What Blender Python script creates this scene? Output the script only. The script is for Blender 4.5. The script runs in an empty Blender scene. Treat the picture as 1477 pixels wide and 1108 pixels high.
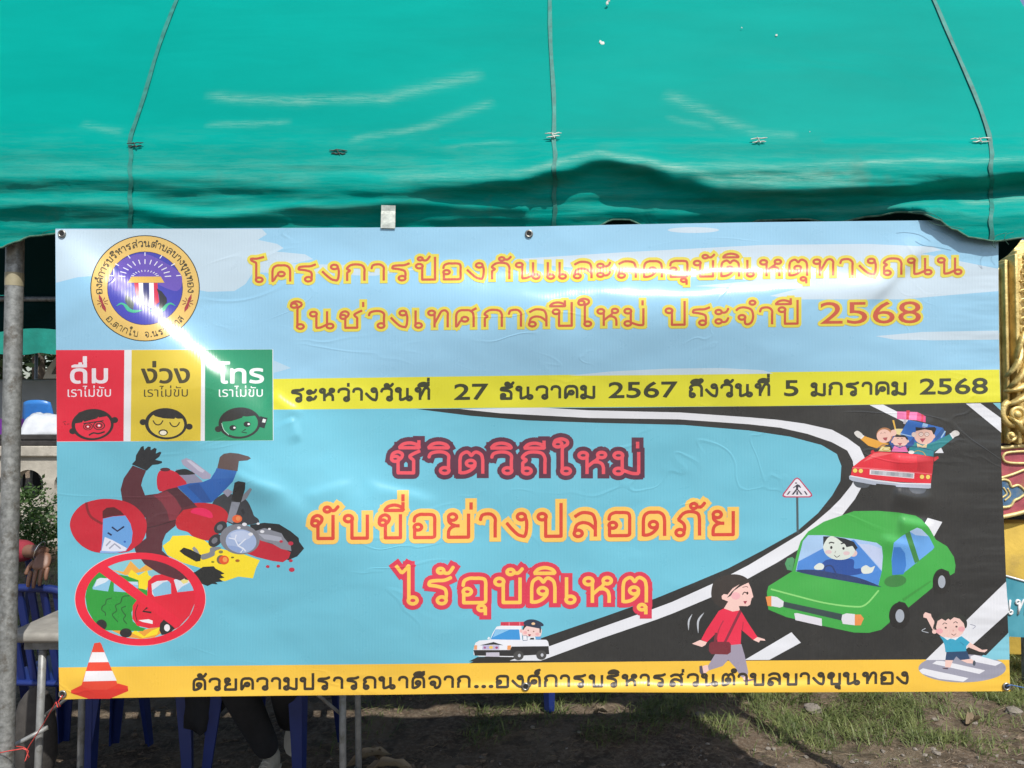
import bpy, bmesh, math, random
import numpy as np
from mathutils import Vector, Matrix, noise
from mathutils.geometry import tessellate_polygon, delaunay_2d_cdt
random.seed(7)
R = math.radians
SC = bpy.context.scene
COL = SC.collection

# ---------------------------------------------------------------- camera, sky, sun, exposure
F = 1070.0; CX, CY = 738.5, 554.0; TH = R(1.66); EYE = 1.55
cam = bpy.data.cameras.new('camera'); camo = bpy.data.objects.new('camera', cam); COL.objects.link(camo)
cam.sensor_width = 36; cam.lens = 36 * F / 1477; cam.clip_start = 0.05; cam.clip_end = 3000
camo.location = (0, 0, EYE); camo.rotation_euler = (R(90) + TH, 0, 0)
SC.camera = camo
SUN_AZ, SUN_EL = 24.0, 53.0          # towards +x from the -y axis
to_sun = Vector((math.sin(R(SUN_AZ)) * math.cos(R(SUN_EL)), -math.cos(R(SUN_AZ)) * math.cos(R(SUN_EL)), math.sin(R(SUN_EL))))
world = bpy.data.worlds.new('World'); SC.world = world; world.use_nodes = True
wn = world.node_tree; bg = wn.nodes['Background']
sky = wn.nodes.new('ShaderNodeTexSky'); sky.sky_type = 'NISHITA'; sky.sun_disc = False
sky.sun_elevation = R(SUN_EL); sky.sun_rotation = math.atan2(to_sun.x, to_sun.y)
sky.air_density = 1.0; sky.dust_density = 2.0; sky.ozone_density = 1.0
wn.links.new(sky.outputs[0], bg.inputs[0]); bg.inputs[1].default_value = 0.13
sun = bpy.data.lights.new('sun', 'SUN'); sun.energy = 4.0; sun.angle = R(0.5); sun.color = (1, .965, .91)
suno = bpy.data.objects.new('sun', sun); COL.objects.link(suno)
suno.rotation_euler = (-to_sun).to_track_quat('-Z', 'Y').to_euler(); suno.location = to_sun * 20
SC.view_settings.view_transform = 'Standard'; SC.view_settings.look = 'None'
SC.view_settings.exposure = 0.24; SC.view_settings.gamma = 1
try: SC.view_settings.use_curve_mapping = False
except Exception: pass
SC.cycles.max_bounces = 6

# ---------------------------------------------------------------- helpers
def P(px, py, Y):
    """the point of the place at depth Y that was surveyed at (px, py)"""
    dx = (px - CX) / F; dy = (CY - py) / F
    d = (dx, math.cos(TH) - dy * math.sin(TH), math.sin(TH) + dy * math.cos(TH))
    s = Y / d[1]
    return Vector((d[0] * s, Y, EYE + d[2] * s))

def s2l(c):
    c = c / 255.0
    return c / 12.92 if c <= 0.04045 else ((c + 0.055) / 1.055) ** 2.4
def lin(r, g, b, k=1.0): return (s2l(r) * k, s2l(g) * k, s2l(b) * k)

def tag(o, label=None, cat=None, group=None, kind=None):
    if label: o['label'] = label
    if cat: o['category'] = cat
    if group: o['group'] = group
    if kind: o['kind'] = kind
    return o
def empty(name, loc, rz=0):
    o = bpy.data.objects.new(name, None); COL.objects.link(o); o.location = loc; o.rotation_euler.z = rz
    o.empty_display_size = .1
    return o
def link_mesh(name, me, mat=None, parent=None, smooth=False):
    o = bpy.data.objects.new(name, me); COL.objects.link(o)
    if mat is not None and not me.materials: me.materials.append(mat)
    if parent is not None: o.parent = parent
    if smooth: me.polygons.foreach_set('use_smooth', [True] * len(me.polygons))
    return o
def pydata(name, v, f, mat=None, parent=None, smooth=False):
    me = bpy.data.meshes.new(name); me.from_pydata([tuple(p) for p in v], [], f); me.update()
    return link_mesh(name, me, mat, parent, smooth)
def copy_tree(o, parent=None):
    c = o.copy(); COL.objects.link(c); c.parent = parent
    for ch in list(o.children): copy_tree(ch, c)
    return c

class MB:
    def __init__(s): s.v = []; s.f = []
    def add(s, v, f):
        n = len(s.v); s.v += [Vector(p) for p in v]; s.f += [tuple(i + n for i in q) for q in f]
    def box(s, c, d, rot=None, bev=0.0):
        x, y, z = d[0] / 2, d[1] / 2, d[2] / 2
        if bev <= 0:
            v = [(-x,-y,-z),(x,-y,-z),(x,y,-z),(-x,y,-z),(-x,-y,z),(x,-y,z),(x,y,z),(-x,y,z)]
            f = [(0,3,2,1),(4,5,6,7),(0,1,5,4),(1,2,6,5),(2,3,7,6),(3,0,4,7)]
        else:
            bm = bmesh.new(); bmesh.ops.create_cube(bm, size=1)
            for q in bm.verts: q.co = Vector((q.co.x * d[0], q.co.y * d[1], q.co.z * d[2]))
            bmesh.ops.bevel(bm, geom=list(bm.edges), offset=bev, segments=2, profile=.5, affect='EDGES')
            v = [q.co.copy() for q in bm.verts]; bm.verts.index_update(); f = [[q.index for q in g.verts] for g in bm.faces]; bm.free()
        m = rot.to_matrix() if rot is not None and hasattr(rot, 'to_matrix') else (rot or Matrix.Identity(3))
        s.add([m @ Vector(p) + Vector(c) for p in v], f); return s
    def tube(s, pts, r, n=8, cap=True):
        pts = [Vector(p) for p in pts]; rs = r if isinstance(r, (list, tuple)) else [r] * len(pts)
        v = []; f = []; prev = None
        for i, p in enumerate(pts):
            t = (pts[min(i + 1, len(pts) - 1)] - pts[max(i - 1, 0)])
            t = t.normalized() if t.length > 1e-9 else Vector((0, 0, 1))
            if prev is None:
                a = Vector((0, 0, 1)) if abs(t.z) < .9 else Vector((1, 0, 0)); u = t.cross(a).normalized()
            else:
                u = (prev - t * prev.dot(t)); u = u.normalized() if u.length > 1e-6 else t.orthogonal().normalized()
            prev = u; w = t.cross(u)
            for k in range(n):
                a = 2 * math.pi * k / n; v.append(p + (u * math.cos(a) + w * math.sin(a)) * rs[i])
        for i in range(len(pts) - 1):
            for k in range(n):
                f.append((i*n+k, i*n+(k+1) % n, (i+1)*n+(k+1) % n, (i+1)*n+k))
        if cap: f.append(tuple(reversed(range(n)))); f.append(tuple((len(pts)-1)*n + k for k in range(n)))
        s.add(v, f); return s
    def ball(s, c, r, n=8, m=6, jit=0):
        r = (r, r, r) if not isinstance(r, (list, tuple)) else r
        v = [(0, 0, 1)]; f = []
        for i in range(1, m):
            for k in range(n):
                a = math.pi * i / m; b = 2 * math.pi * k / n
                v.append((math.sin(a)*math.cos(b), math.sin(a)*math.sin(b), math.cos(a)))
        v.append((0, 0, -1))
        for k in range(n): f.append((0, 1 + k, 1 + (k+1) % n))
        for i in range(m - 2):
            for k in range(n): f.append((1+i*n+k, 1+(i+1)*n+k, 1+(i+1)*n+(k+1) % n, 1+i*n+(k+1) % n))
        for k in range(n): f.append((len(v)-1, 1+(m-2)*n+(k+1) % n, 1+(m-2)*n+k))
        s.add([Vector((p[0]*r[0], p[1]*r[1], p[2]*r[2])) * (1 + random.uniform(-jit, jit)) + Vector(c) for p in v], f); return s
    def prism(s, poly, y0, y1):
        """poly in (x, z), extruded along y"""
        n = len(poly); v = [(p[0], y0, p[1]) for p in poly] + [(p[0], y1, p[1]) for p in poly]
        tr = tessellate_polygon([[Vector((p[0], p[1], 0)) for p in poly]])
        f = [tuple(t) for t in tr] + [tuple(i + n for i in reversed(t)) for t in tr]
        f += [(i, (i+1) % n, (i+1) % n + n, i + n) for i in range(n)]
        s.add(v, f); return s
    def build(s, name, mat, parent=None, smooth=False):
        return pydata(name, s.v, s.f, mat, parent, smooth)

# node helper: tiny expression builder
class NT:
    def __init__(s, name):
        s.m = bpy.data.materials.new(name); s.m.use_nodes = True; s.t = s.m.node_tree
        s.b = s.t.nodes['Principled BSDF']; s.out = s.t.nodes['Material Output']
    def n(s, typ, **kw):
        nd = s.t.nodes.new(typ)
        for k, v in kw.items(): setattr(nd, k, v)
        return nd
    def L(s, a, b): s.t.links.new(a, b)
    def put(s, sock, v):
        if isinstance(v, bpy.types.NodeSocket): s.L(v, sock)
        elif isinstance(v, (tuple, list)) and len(v) == 3 and sock.type == 'RGBA': sock.default_value = (*v, 1)
        else: sock.default_value = v
    def math(s, op, a, b=0.0, c=0.0, clamp=False):
        nd = s.n('ShaderNodeMath', operation=op, use_clamp=clamp)
        s.put(nd.inputs[0], a); s.put(nd.inputs[1], b)
        if op in ('MULTIPLY_ADD', 'SMOOTH_MIN', 'COMPARE'): s.put(nd.inputs[2], c)
        return nd.outputs[0]
    def coords(s):
        tc = s.n('ShaderNodeTexCoord'); sp = s.n('ShaderNodeSeparateXYZ'); s.L(tc.outputs['Object'], sp.inputs[0])
        return tc.outputs['Object'], sp.outputs[0], sp.outputs[1], sp.outputs[2]
    def mapped(s, vec, scale=(1,1,1), rot=(0,0,0), loc=(0,0,0)):
        nd = s.n('ShaderNodeMapping'); s.L(vec, nd.inputs[0]); nd.inputs['Scale'].default_value = scale
        nd.inputs['Rotation'].default_value = rot; nd.inputs['Location'].default_value = loc; return nd.outputs[0]
    def noise(s, vec, scale, detail=4, rough=.5, dist=0, col=False):
        nd = s.n('ShaderNodeTexNoise'); s.L(vec, nd.inputs['Vector']); nd.inputs['Scale'].default_value = scale
        nd.inputs['Detail'].default_value = detail; nd.inputs['Roughness'].default_value = rough; nd.inputs['Distortion'].default_value = dist
        return nd.outputs['Color' if col else 'Fac']
    def ramp(s, f, stops):
        nd = s.n('ShaderNodeValToRGB'); s.L(f, nd.inputs[0]); e = nd.color_ramp.elements
        while len(e) < len(stops): e.new(.5)
        for i, (p, c) in enumerate(stops):
            e[i].position = p; e[i].color = (*c, 1) if isinstance(c, (tuple, list)) else (c, c, c, 1)
        return nd.outputs[0]
    def mix(s, f, a, b, mode='MIX'):
        nd = s.n('ShaderNodeMix', data_type='RGBA', blend_type=mode); s.put(nd.inputs[0], f); s.put(nd.inputs[6], a); s.put(nd.inputs[7], b)
        return nd.outputs[2]
    def bump(s, h, strength=1.0, dist=1.0, normal=None):
        nd = s.n('ShaderNodeBump'); nd.inputs['Strength'].default_value = strength; nd.inputs['Distance'].default_value = dist
        s.L(h, nd.inputs['Height'])
        if normal is not None: s.L(normal, nd.inputs['Normal'])
        return nd.outputs[0]
    def set(s, **kw):
        for k, v in kw.items(): s.put(s.b.inputs[k.replace('_', ' ')], v)
        return s

def simple(name, c, rough=.6, metal=0, var=.25, scale=20, bump=0.0, bscale=60, spec=.5, dirt=None):
    t = NT(name); vec, x, y, z = t.coords()
    n = t.noise(vec, scale, 5, .6)
    a = tuple(q * (1 - var) for q in c); b = tuple(min(1, q * (1 + var)) for q in c)
    col = t.ramp(n, [(.3, a), (.7, b)])
    if dirt is not None:
        m = t.ramp(t.noise(vec, scale * .37, 6, .7), [(.52, 0), (.66, 1)]); col = t.mix(m, col, dirt)
    t.set(Base_Color=col, Roughness=rough, Metallic=metal)
    t.b.inputs['Specular IOR Level'].default_value = spec
    if bump > 0: t.set(Normal=t.bump(t.noise(vec, bscale, 4, .6), 1.0, bump))
    return t.m
# ================================================================ the banner's print
BY = 2.34
SHARE = 0.000009          # one layer of ink above the last, in metres
def BP(px, py, lay=0):
    p = P(px, py, BY); return Vector((p.x, -0.0004 - lay * SHARE, p.z))    # local to the banner root at (0, BY, 0)
GK = .78
class Print:
    """flat print of one motif: polygons in survey pixels with one ink colour each"""
    def __init__(s, base=0): s.v = []; s.f = []; s.c = []; s.w = []; s.word = 0; s.lay = base; s.T = (1, 0, 0)
    def frame(s, k, ox, oy): s.T = (k, ox, oy); return s
    def m(s, p): k, ox, oy = s.T; return (p[0] / k + ox, p[1] / k + oy)
    def tris(s, pts, tr, col, lay=None):
        if lay is None: s.lay += 1; lay = s.lay
        n = len(s.v); s.v += [BP(p[0], p[1], lay) for p in pts]
        for t in tr:
            a, b, c = (pts[i] for i in t)
            if (b[0]-a[0])*(c[1]-a[1]) - (b[1]-a[1])*(c[0]-a[0]) > 0: t = (t[0], t[2], t[1])   # facing -y
            s.f.append(tuple(i + n for i in t)); s.c.append(col); s.w.append(s.word)
    def poly(s, pts, col, smooth=False, seg=5):
        pts = [s.m(p) for p in pts]
        if smooth: pts = catmull(pts, seg, True)
        tr = tessellate_polygon([[Vector((p[0], p[1], 0)) for p in pts]])
        s.tris(pts, [tuple(t) for t in tr], ink(col)); return s
    def ell(s, cx, cy, rx, ry, col, rot=0, a0=0, a1=360, n=28):
        q = []
        for i in range(n + (a1 - a0 < 360)):
            a = R(a0 + (a1 - a0) * i / n); x, y = rx * math.cos(a), ry * math.sin(a)
            q.append((cx + x*math.cos(R(rot)) - y*math.sin(R(rot)), cy + x*math.sin(R(rot)) + y*math.cos(R(rot))))
        return s.poly(q, col)
    def stroke(s, pts, w, col, smooth=False, taper=False, closed=False):
        pts = [s.m(p) for p in pts]; w = w / s.T[0]
        if smooth: pts = catmull(pts, 5, closed)
        if closed: pts = pts + [pts[0]]
        n = len(pts); L = []; Rr = []
        for i, p in enumerate(pts):
            a = pts[i-1] if i else (pts[-2] if closed else p); b = pts[i+1] if i < n-1 else (pts[1] if closed else p)
            tx, ty = b[0]-a[0], b[1]-a[1]; l = math.hypot(tx, ty) or 1; tx /= l; ty /= l
            h = w / 2 * (math.sin(math.pi * (i + .35) / (n - .3)) if taper else 1)
            e = 0 if closed else (-w*.35 if i == 0 else (w*.35 if i == n-1 else 0))
            L.append((p[0] - ty*h + tx*e, p[1] + tx*h + ty*e)); Rr.append((p[0] + ty*h + tx*e, p[1] - tx*h + ty*e))
        q = L + Rr; tr = []
        for i in range(n-1): tr += [(i, i+1, n+i), (i+1, n+i+1, n+i)]
        s.tris(q, tr, ink(col)); return s
    def build(s, name, parent, label=None):
        o = pydata(name, s.v, s.f, MAT_PRINT, parent)
        at = o.data.attributes.new('ink', 'FLOAT_COLOR', 'FACE')
        at.data.foreach_set('color', [q for c in s.c for q in (*c, 1)])
        if label: o['label'] = label
        return o
def ink(c):
    if isinstance(c, str): c = tuple(int(c[i:i+2], 16) for i in (0, 2, 4))
    return tuple(max(.012, q) for q in lin(*c, GK))
def catmull(p, seg, closed):
    n = len(p); out = []
    rng = range(n) if closed else range(n-1)
    for i in rng:
        g = (lambda j: p[j % n]) if closed else (lambda j: p[min(max(j, 0), n-1)])
        p0, p1, p2, p3 = g(i-1), g(i), g(i+1), g(i+2)
        for k in range(seg):
            t = k / seg
            out.append(tuple(.5*((2*p1[a]) + (-p0[a]+p2[a])*t + (2*p0[a]-5*p1[a]+4*p2[a]-p3[a])*t*t + (-p0[a]+3*p1[a]-3*p2[a]+p3[a])*t**3) for a in (0, 1)))
    if not closed: out.append(tuple(p[-1]))
    return out

# ---- lettering: outlines of Blender's built-in font, marks stacked the Thai way
_tc = bpy.data.curves.new('lettering', 'FONT'); _tc.resolution_u = 4
_to = bpy.data.objects.new('lettering', _tc); COL.objects.link(_to)
_G = {}
def glyph(ch, off):
    k = (ch, off)
    if k not in _G:
        def bake(body, o):
            _tc.body = body; _tc.offset = o; dg = bpy.context.evaluated_depsgraph_get(); dg.update()
            return _to.evaluated_get(dg).to_mesh()
        me = bake(ch, off); v = [(a.co.x, a.co.y) for a in me.vertices]; f = [tuple(p.vertices) for p in me.polygons]
        me = bake(ch + '|', 0.0); adv = max(a.co.x for a in me.vertices) - _BAR
        # weld
        idx = {}; mp = []; vv = []
        for a in v:
            q = (round(a[0], 5), round(a[1], 5))
            if q not in idx: idx[q] = len(vv); vv.append(a)
            mp.append(idx[q])
        ff = [tuple(mp[i] for i in t) for t in f]; ff = [t for t in ff if len(set(t)) == 3]
        _G[k] = (vv, ff, adv)
    return _G[k]
_tc.body = '|'; _dg = bpy.context.evaluated_depsgraph_get(); _BAR = max(a.co.x for a in _to.evaluated_get(_dg).to_mesh().vertices)
UP = set('ัิีึื็ํ'); TONE = set('่้๊๋์'); LOW = set('ุู')
# looped Thai letters as pen strokes: 'o' a loop (x, y, r), 's' a curved stroke, 'l' a straight one; 100 units = consonant height
_TL = 'o 20 84 12;'
_KAI = 's 14 50 25 62 13 74 28 94 50 99 74 93 84 72 84 50;l 84 52 84 0;'
_CAP = 's 14 60 18 84 32 97 50 98 68 97 82 84 86 60;l 86 64 86 0;l 14 0 14 64;'
_I = 's -70 116 -58 132 -36 138 -14 130 -6 116;l -72 116 -6 116;'
PEN = {
 'ก': 'l 14 0 14 52;' + _KAI, 'ถ': 'o 27 13 12;l 14 12 14 52;' + _KAI, 'ภ': 'o 20 13 12;s 33 14 36 36 30 52 14 66;s 14 66 28 88 44 98 66 98 82 88 86 64;l 86 68 86 0;',
 'ข': 'o 20 66 10;s 8 66 12 88 28 98 42 88 40 72 30 58 29 40;l 29 44 29 3 80 3 80 100;', 'ช': 'o 20 66 10;s 8 66 12 88 28 98 42 88 40 72 30 58 29 40;l 29 44 29 3 78 3 78 62;s 78 60 66 76 76 88 98 102;',
 'ค': _CAP + 'o 50 46 12;s 38 44 28 30 22 14 14 3;', 'ศ': _CAP + 'o 50 46 12;s 38 44 28 30 22 14 14 3;l 72 90 98 110;',
 'ด': _CAP + 'o 48 47 12;s 61 46 60 32 46 14 30 5 14 4;', 'ต': 'o 48 47 12;s 61 46 60 32 46 14 30 5 14 4;l 14 0 14 64;s 14 60 18 84 32 97 42 94 50 82 58 94 68 97 82 84 86 60;l 86 64 86 0;',
 'ง': 'o 56 85 12;s 69 84 74 60 72 20 66 3;s 68 3 46 10 26 32 6 60;',
 'จ': 'o 36 42 12;s 48 42 48 22 50 6 62 2 76 16 82 50 74 86 48 99 26 96 12 82;',
 'ท': _TL + 'l 32 84 32 0;s 32 22 46 58 60 92 76 98 86 84 86 66;l 86 70 86 0;', 'น': _TL + 'l 32 84 32 3;s 32 4 48 6 62 14 74 22;l 76 100 76 16;o 88 14 12;',
 'ม': _TL + 'l 32 84 32 14;o 20 13 12;s 30 20 48 10 66 3 84 3;l 84 3 84 100;', 'ห': _TL + 'l 32 84 32 0;s 32 32 50 52 64 66 68 80;o 78 86 11;s 52 54 68 54 80 44 84 26;l 84 30 84 0;',
 'บ': _TL + 'l 32 84 32 3 84 3 84 100;', 'ป': _TL + 'l 32 84 32 3 84 3 84 140;', 'ย': 'o 28 86 12;s 15 84 16 68 26 56 38 51;l 34 50 52 50;s 38 51 22 42 15 28 14 12;l 14 20 14 3 82 3 82 100;',
 'ร': 's 14 72 18 86 38 90 62 91 84 102;s 14 72 38 68 62 58 68 40 66 14;o 54 13 12;', 'ธ': 's 14 74 18 88 38 92 62 92 84 104;s 14 74 38 70 64 64 76 46 76 20;l 76 30 76 3 16 3 16 26;o 27 28 10;',
 'ล': 's 14 82 40 99 74 92 84 62;l 84 64 84 0;s 84 30 64 52 40 58 20 46 14 16;o 26 14 12;', 'ส': 's 14 82 40 97 70 90 84 62;l 84 64 84 0;s 84 30 64 50 40 56 20 44 14 16;o 26 14 12;l 68 86 94 108;',
 'ว': 's 8 72 14 90 34 98 56 96 70 82 70 60;l 70 64 70 14;o 58 14 12;', 'อ': 's 14 68 18 88 34 98 50 98 66 98 80 94 84 80 84 60;l 84 62 84 16;s 84 20 83 7 74 3 66 3;l 70 3 16 3 16 46;o 27 46 11;',
 'า': 's 8 72 14 92 32 98 48 94 58 78 58 58;l 58 62 58 0;', 'ะ': 'o 16 74 11;s 27 72 40 70 50 78 56 94;o 16 20 11;s 27 18 40 16 50 24 56 40;',
 'เ': 'l 14 100 14 13;o 26 13 12;', 'แ': 'l 14 100 14 13;o 26 13 12;l 62 100 62 13;o 74 13 12;',
 'โ': 'l 30 13 30 104;o 42 13 12;s 30 100 28 116 12 128 10 140 32 140 62 150;', 'ใ': 'l 34 13 34 106;o 46 13 12;s 34 102 36 120 50 134 48 150 30 158 12 150 8 134;o 20 134 11;', 'ไ': 'l 34 13 34 150;o 46 13 12;s 34 150 24 134 12 120;l 12 120 -6 150;',
 'ั': 'o -36 122 9;s -27 120 -12 118 2 136;', 'ิ': _I, 'ี': _I + 'l -8 116 -8 150;', 'ึ': _I + 'o -10 132 8;', 'ื': _I + 'l -8 116 -8 150;l -28 120 -28 150;',
 '่': 'l -8 116 -8 146;', '้': 'o -40 128 8;s -33 122 -22 118 -12 122 0 144;', '์': 'o -24 124 9;s -33 128 -28 140 -4 150;', 'ํ': 'o -30 126 10;', 'ุ': 'o -20 -18 9;l -8 -14 -8 -46;',
}
TRACK = 20
def pen(ch):
    out = []; mx = 0
    for q in PEN[ch].split(';'):
        if not q: continue
        a = q.split(); n = [float(i) for i in a[1:]]
        if a[0] == 'o': p = [(n[0] + (n[2]+2)*math.cos(2*math.pi*i/14), n[1] + (n[2]+1.5)*math.sin(2*math.pi*i/14)) for i in range(15)]
        else:
            p = list(zip(n[::2], n[1::2]))
            if a[0] == 's': p = catmull(p, 5, False)
        out.append((a[0], p)); mx = max(mx, max(i[0] for i in p))
    return out, mx
def is_pen(ch, style): return style == 'loop' and ch in PEN
def layout(txt, style):
    out = []; x = 0; base = ' '; up = False; wd = 0
    txt = txt.replace('ำ', 'ํา') if style == 'loop' else txt
    for i, ch in enumerate(txt):
        if ch == ' ': x += .36; base = ' '; up = False; wd += 1; continue
        dx = dy = 0
        nxt = txt[i+1] if i + 1 < len(txt) else ' '
        if is_pen(ch, style):
            if ch in UP or ch in TONE or ch in LOW:
                dx = -.085
                if base in 'ปฝฟ' and ch not in LOW: dx = -.22
                if ch == 'ํ': dx = .04
                if ch in TONE and (up or nxt == 'ำ'): dy = .20
                elif ch == '่' and base in 'ช': dx = -.04; dy = .03
                if ch in UP: up = True; adv = 0
                adv = 0
            else:
                base = ch; up = False; adv = (pen(ch)[1] + TRACK) * .0055
        else:
            adv = glyph(ch, 0.0)[2] * (1.18 if style == 'loop' else 1)
            if ch in UP or ch in TONE:
                if base in 'ปฝฟ': dx = -.13
                if ch in TONE and (up or nxt == 'ำ'): dy = .185
                if ch in UP: up = True
            elif ch in LOW: pass
            else: base = ch; up = False
        out.append((ch, x + dx, dy, wd)); x += adv
    return out, x
def band(V, Fc, p, q, r):
    d = q - p
    if d.length < 1e-6: return
    d = d.normalized() * r; nrm = Vector((-d.y, d.x)); n = len(V)
    V += [p - nrm, q - nrm, q + nrm, p + nrm]; Fc.append((n, n+1, n+2, n+3))
def disc(V, Fc, p, r, m=10):
    n = len(V); V += [p + Vector((math.cos(k*2*math.pi/m+.1), math.sin(k*2*math.pi/m+.1))) * r * 1.01 for k in range(m)]; Fc.append(tuple(range(n, n+m)))
def union(V, Fc):
    v, e, f, ov, oe, of = delaunay_2d_cdt(V, [], Fc, 1, 1e-4)
    return [(a.x, a.y) for a in v], [tuple(t) for t, o in zip(f, of) if len(o)]
def fat(poly_pts, tri, r):
    """union of the glyph and a band of width r round its outline"""
    ec = {}
    for t in tri:
        for a, b in ((t[0], t[1]), (t[1], t[2]), (t[2], t[0])): ec[(min(a, b), max(a, b))] = ec.get((min(a, b), max(a, b)), 0) + 1
    ed = [e for e, n in ec.items() if n == 1]
    V = [Vector(p) for p in poly_pts]; Fc = [tuple(t) for t in tri]; done = []
    for a, b in ed: band(V, Fc, V[a], V[b], r)
    for i in {i for e in ed for i in e}:
        p = Vector(poly_pts[i])
        if any((p - q).length < r * .22 for q in done): continue
        done.append(p); disc(V, Fc, p, r)
    v, f = union(V, Fc)
    # leave the counters of 6, 8 and the like open
    A = np.array([poly_pts[a] for a, b in ed]); B = np.array([poly_pts[b] for a, b in ed]); D = B - A; LL = np.maximum((D*D).sum(1), 1e-12)
    TR = [[np.array(poly_pts[i]) for i in t] for t in tri]
    def inside(c):
        for a, b_, d in TR:
            s1 = (b_[0]-a[0])*(c[1]-a[1]) - (b_[1]-a[1])*(c[0]-a[0]); s2 = (d[0]-b_[0])*(c[1]-b_[1]) - (d[1]-b_[1])*(c[0]-b_[0]); s3 = (a[0]-d[0])*(c[1]-d[1]) - (a[1]-d[1])*(c[0]-d[0])
            if (s1 >= 0 and s2 >= 0 and s3 >= 0) or (s1 <= 0 and s2 <= 0 and s3 <= 0): return True
        return False
    out = []
    for t in f:
        c = np.array([sum(v[i][k] for i in t)/3 for k in (0, 1)]); u = np.clip(((c - A)*D).sum(1)/LL, 0, 1)
        if np.sqrt((((A + D*u[:, None]) - c)**2).sum(1)).min() <= r*1.03 or inside(c): out.append(t)
    return v, out
def shape(ch, style, sx, sy, r, ext=0):
    """the letter at scale (sx, sy) px per em, strokes r px either side"""
    if is_pen(ch, style):
        V = []; Fc = []
        for kind, p in pen(ch)[0]:
            p = [Vector((a[0]*.0055*sx, -a[1]*.0055*sy)) for a in p]; last = None
            if kind != 'o' and ext > 0:
                p[0] = p[0] - (p[1] - p[0]).normalized()*ext; p[-1] = p[-1] + (p[-1] - p[-2]).normalized()*ext
            for i in range(len(p) - 1): band(V, Fc, p[i], p[i+1], r)
            for q in (p if kind == 'o' else p[1:-1]):
                if last is None or (q - last).length > r * .3: disc(V, Fc, q, r, 8 if r < 4 else 12); last = q
        return union(V, Fc)
    v, f, _ = glyph(ch, 0.0); k = 1.18 if style == 'loop' else 1
    v = [(a[0]*sx*k, -a[1]*sy) for a in v]
    if not v: return v, f
    r2 = r - (.042*sy if style == 'loop' else 0)
    return fat(v, f, r2) if r2 > .15 else (v, f)
def text(pr, txt, x0, x1, yb0, yb1, ch, col, r, outline=None, ocol=None, arc=None, style='loop'):
    """baseline from (x0, yb0) to (x1, yb1), consonant height ch px, stroke half width r px"""
    pl, W = layout(txt, style); W -= .10; sx = (x1 - x0) / W; sy = ch / .55
    def T(x, y):
        x = x - .06; t = x / W
        if arc:
            cx, cy, rad, a0, a1, inv, rx = arc
            a = R(a0 + (a1 - a0) * t); rr = rad + (-y if inv else y) * sy
            return (cx + rr * rx * math.cos(a), cy - rr * math.sin(a))
        return (x0 + x * sx, yb0 + (yb1 - yb0) * t - y * sy)
    base = pr.lay; cache = {}
    for i, (g, gx, gy, pr.word) in enumerate(pl):
        for rr, cc, lay in ((outline, ocol, base + 1 + (i % 4) * .34), (r, col, base + 2.6 + (i % 3) * .3)):
            if rr is None: continue
            if (g, rr) not in cache: cache[(g, rr)] = shape(g, style, sx, sy, rr, rr - r if rr is outline else 0)
            v, f = cache[(g, rr)]
            if v: pr.tris([T(gx + a[0]/sx, gy - a[1]/sy) for a in v], f, ink(cc), lay)
    pr.lay = base + 4
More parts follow.
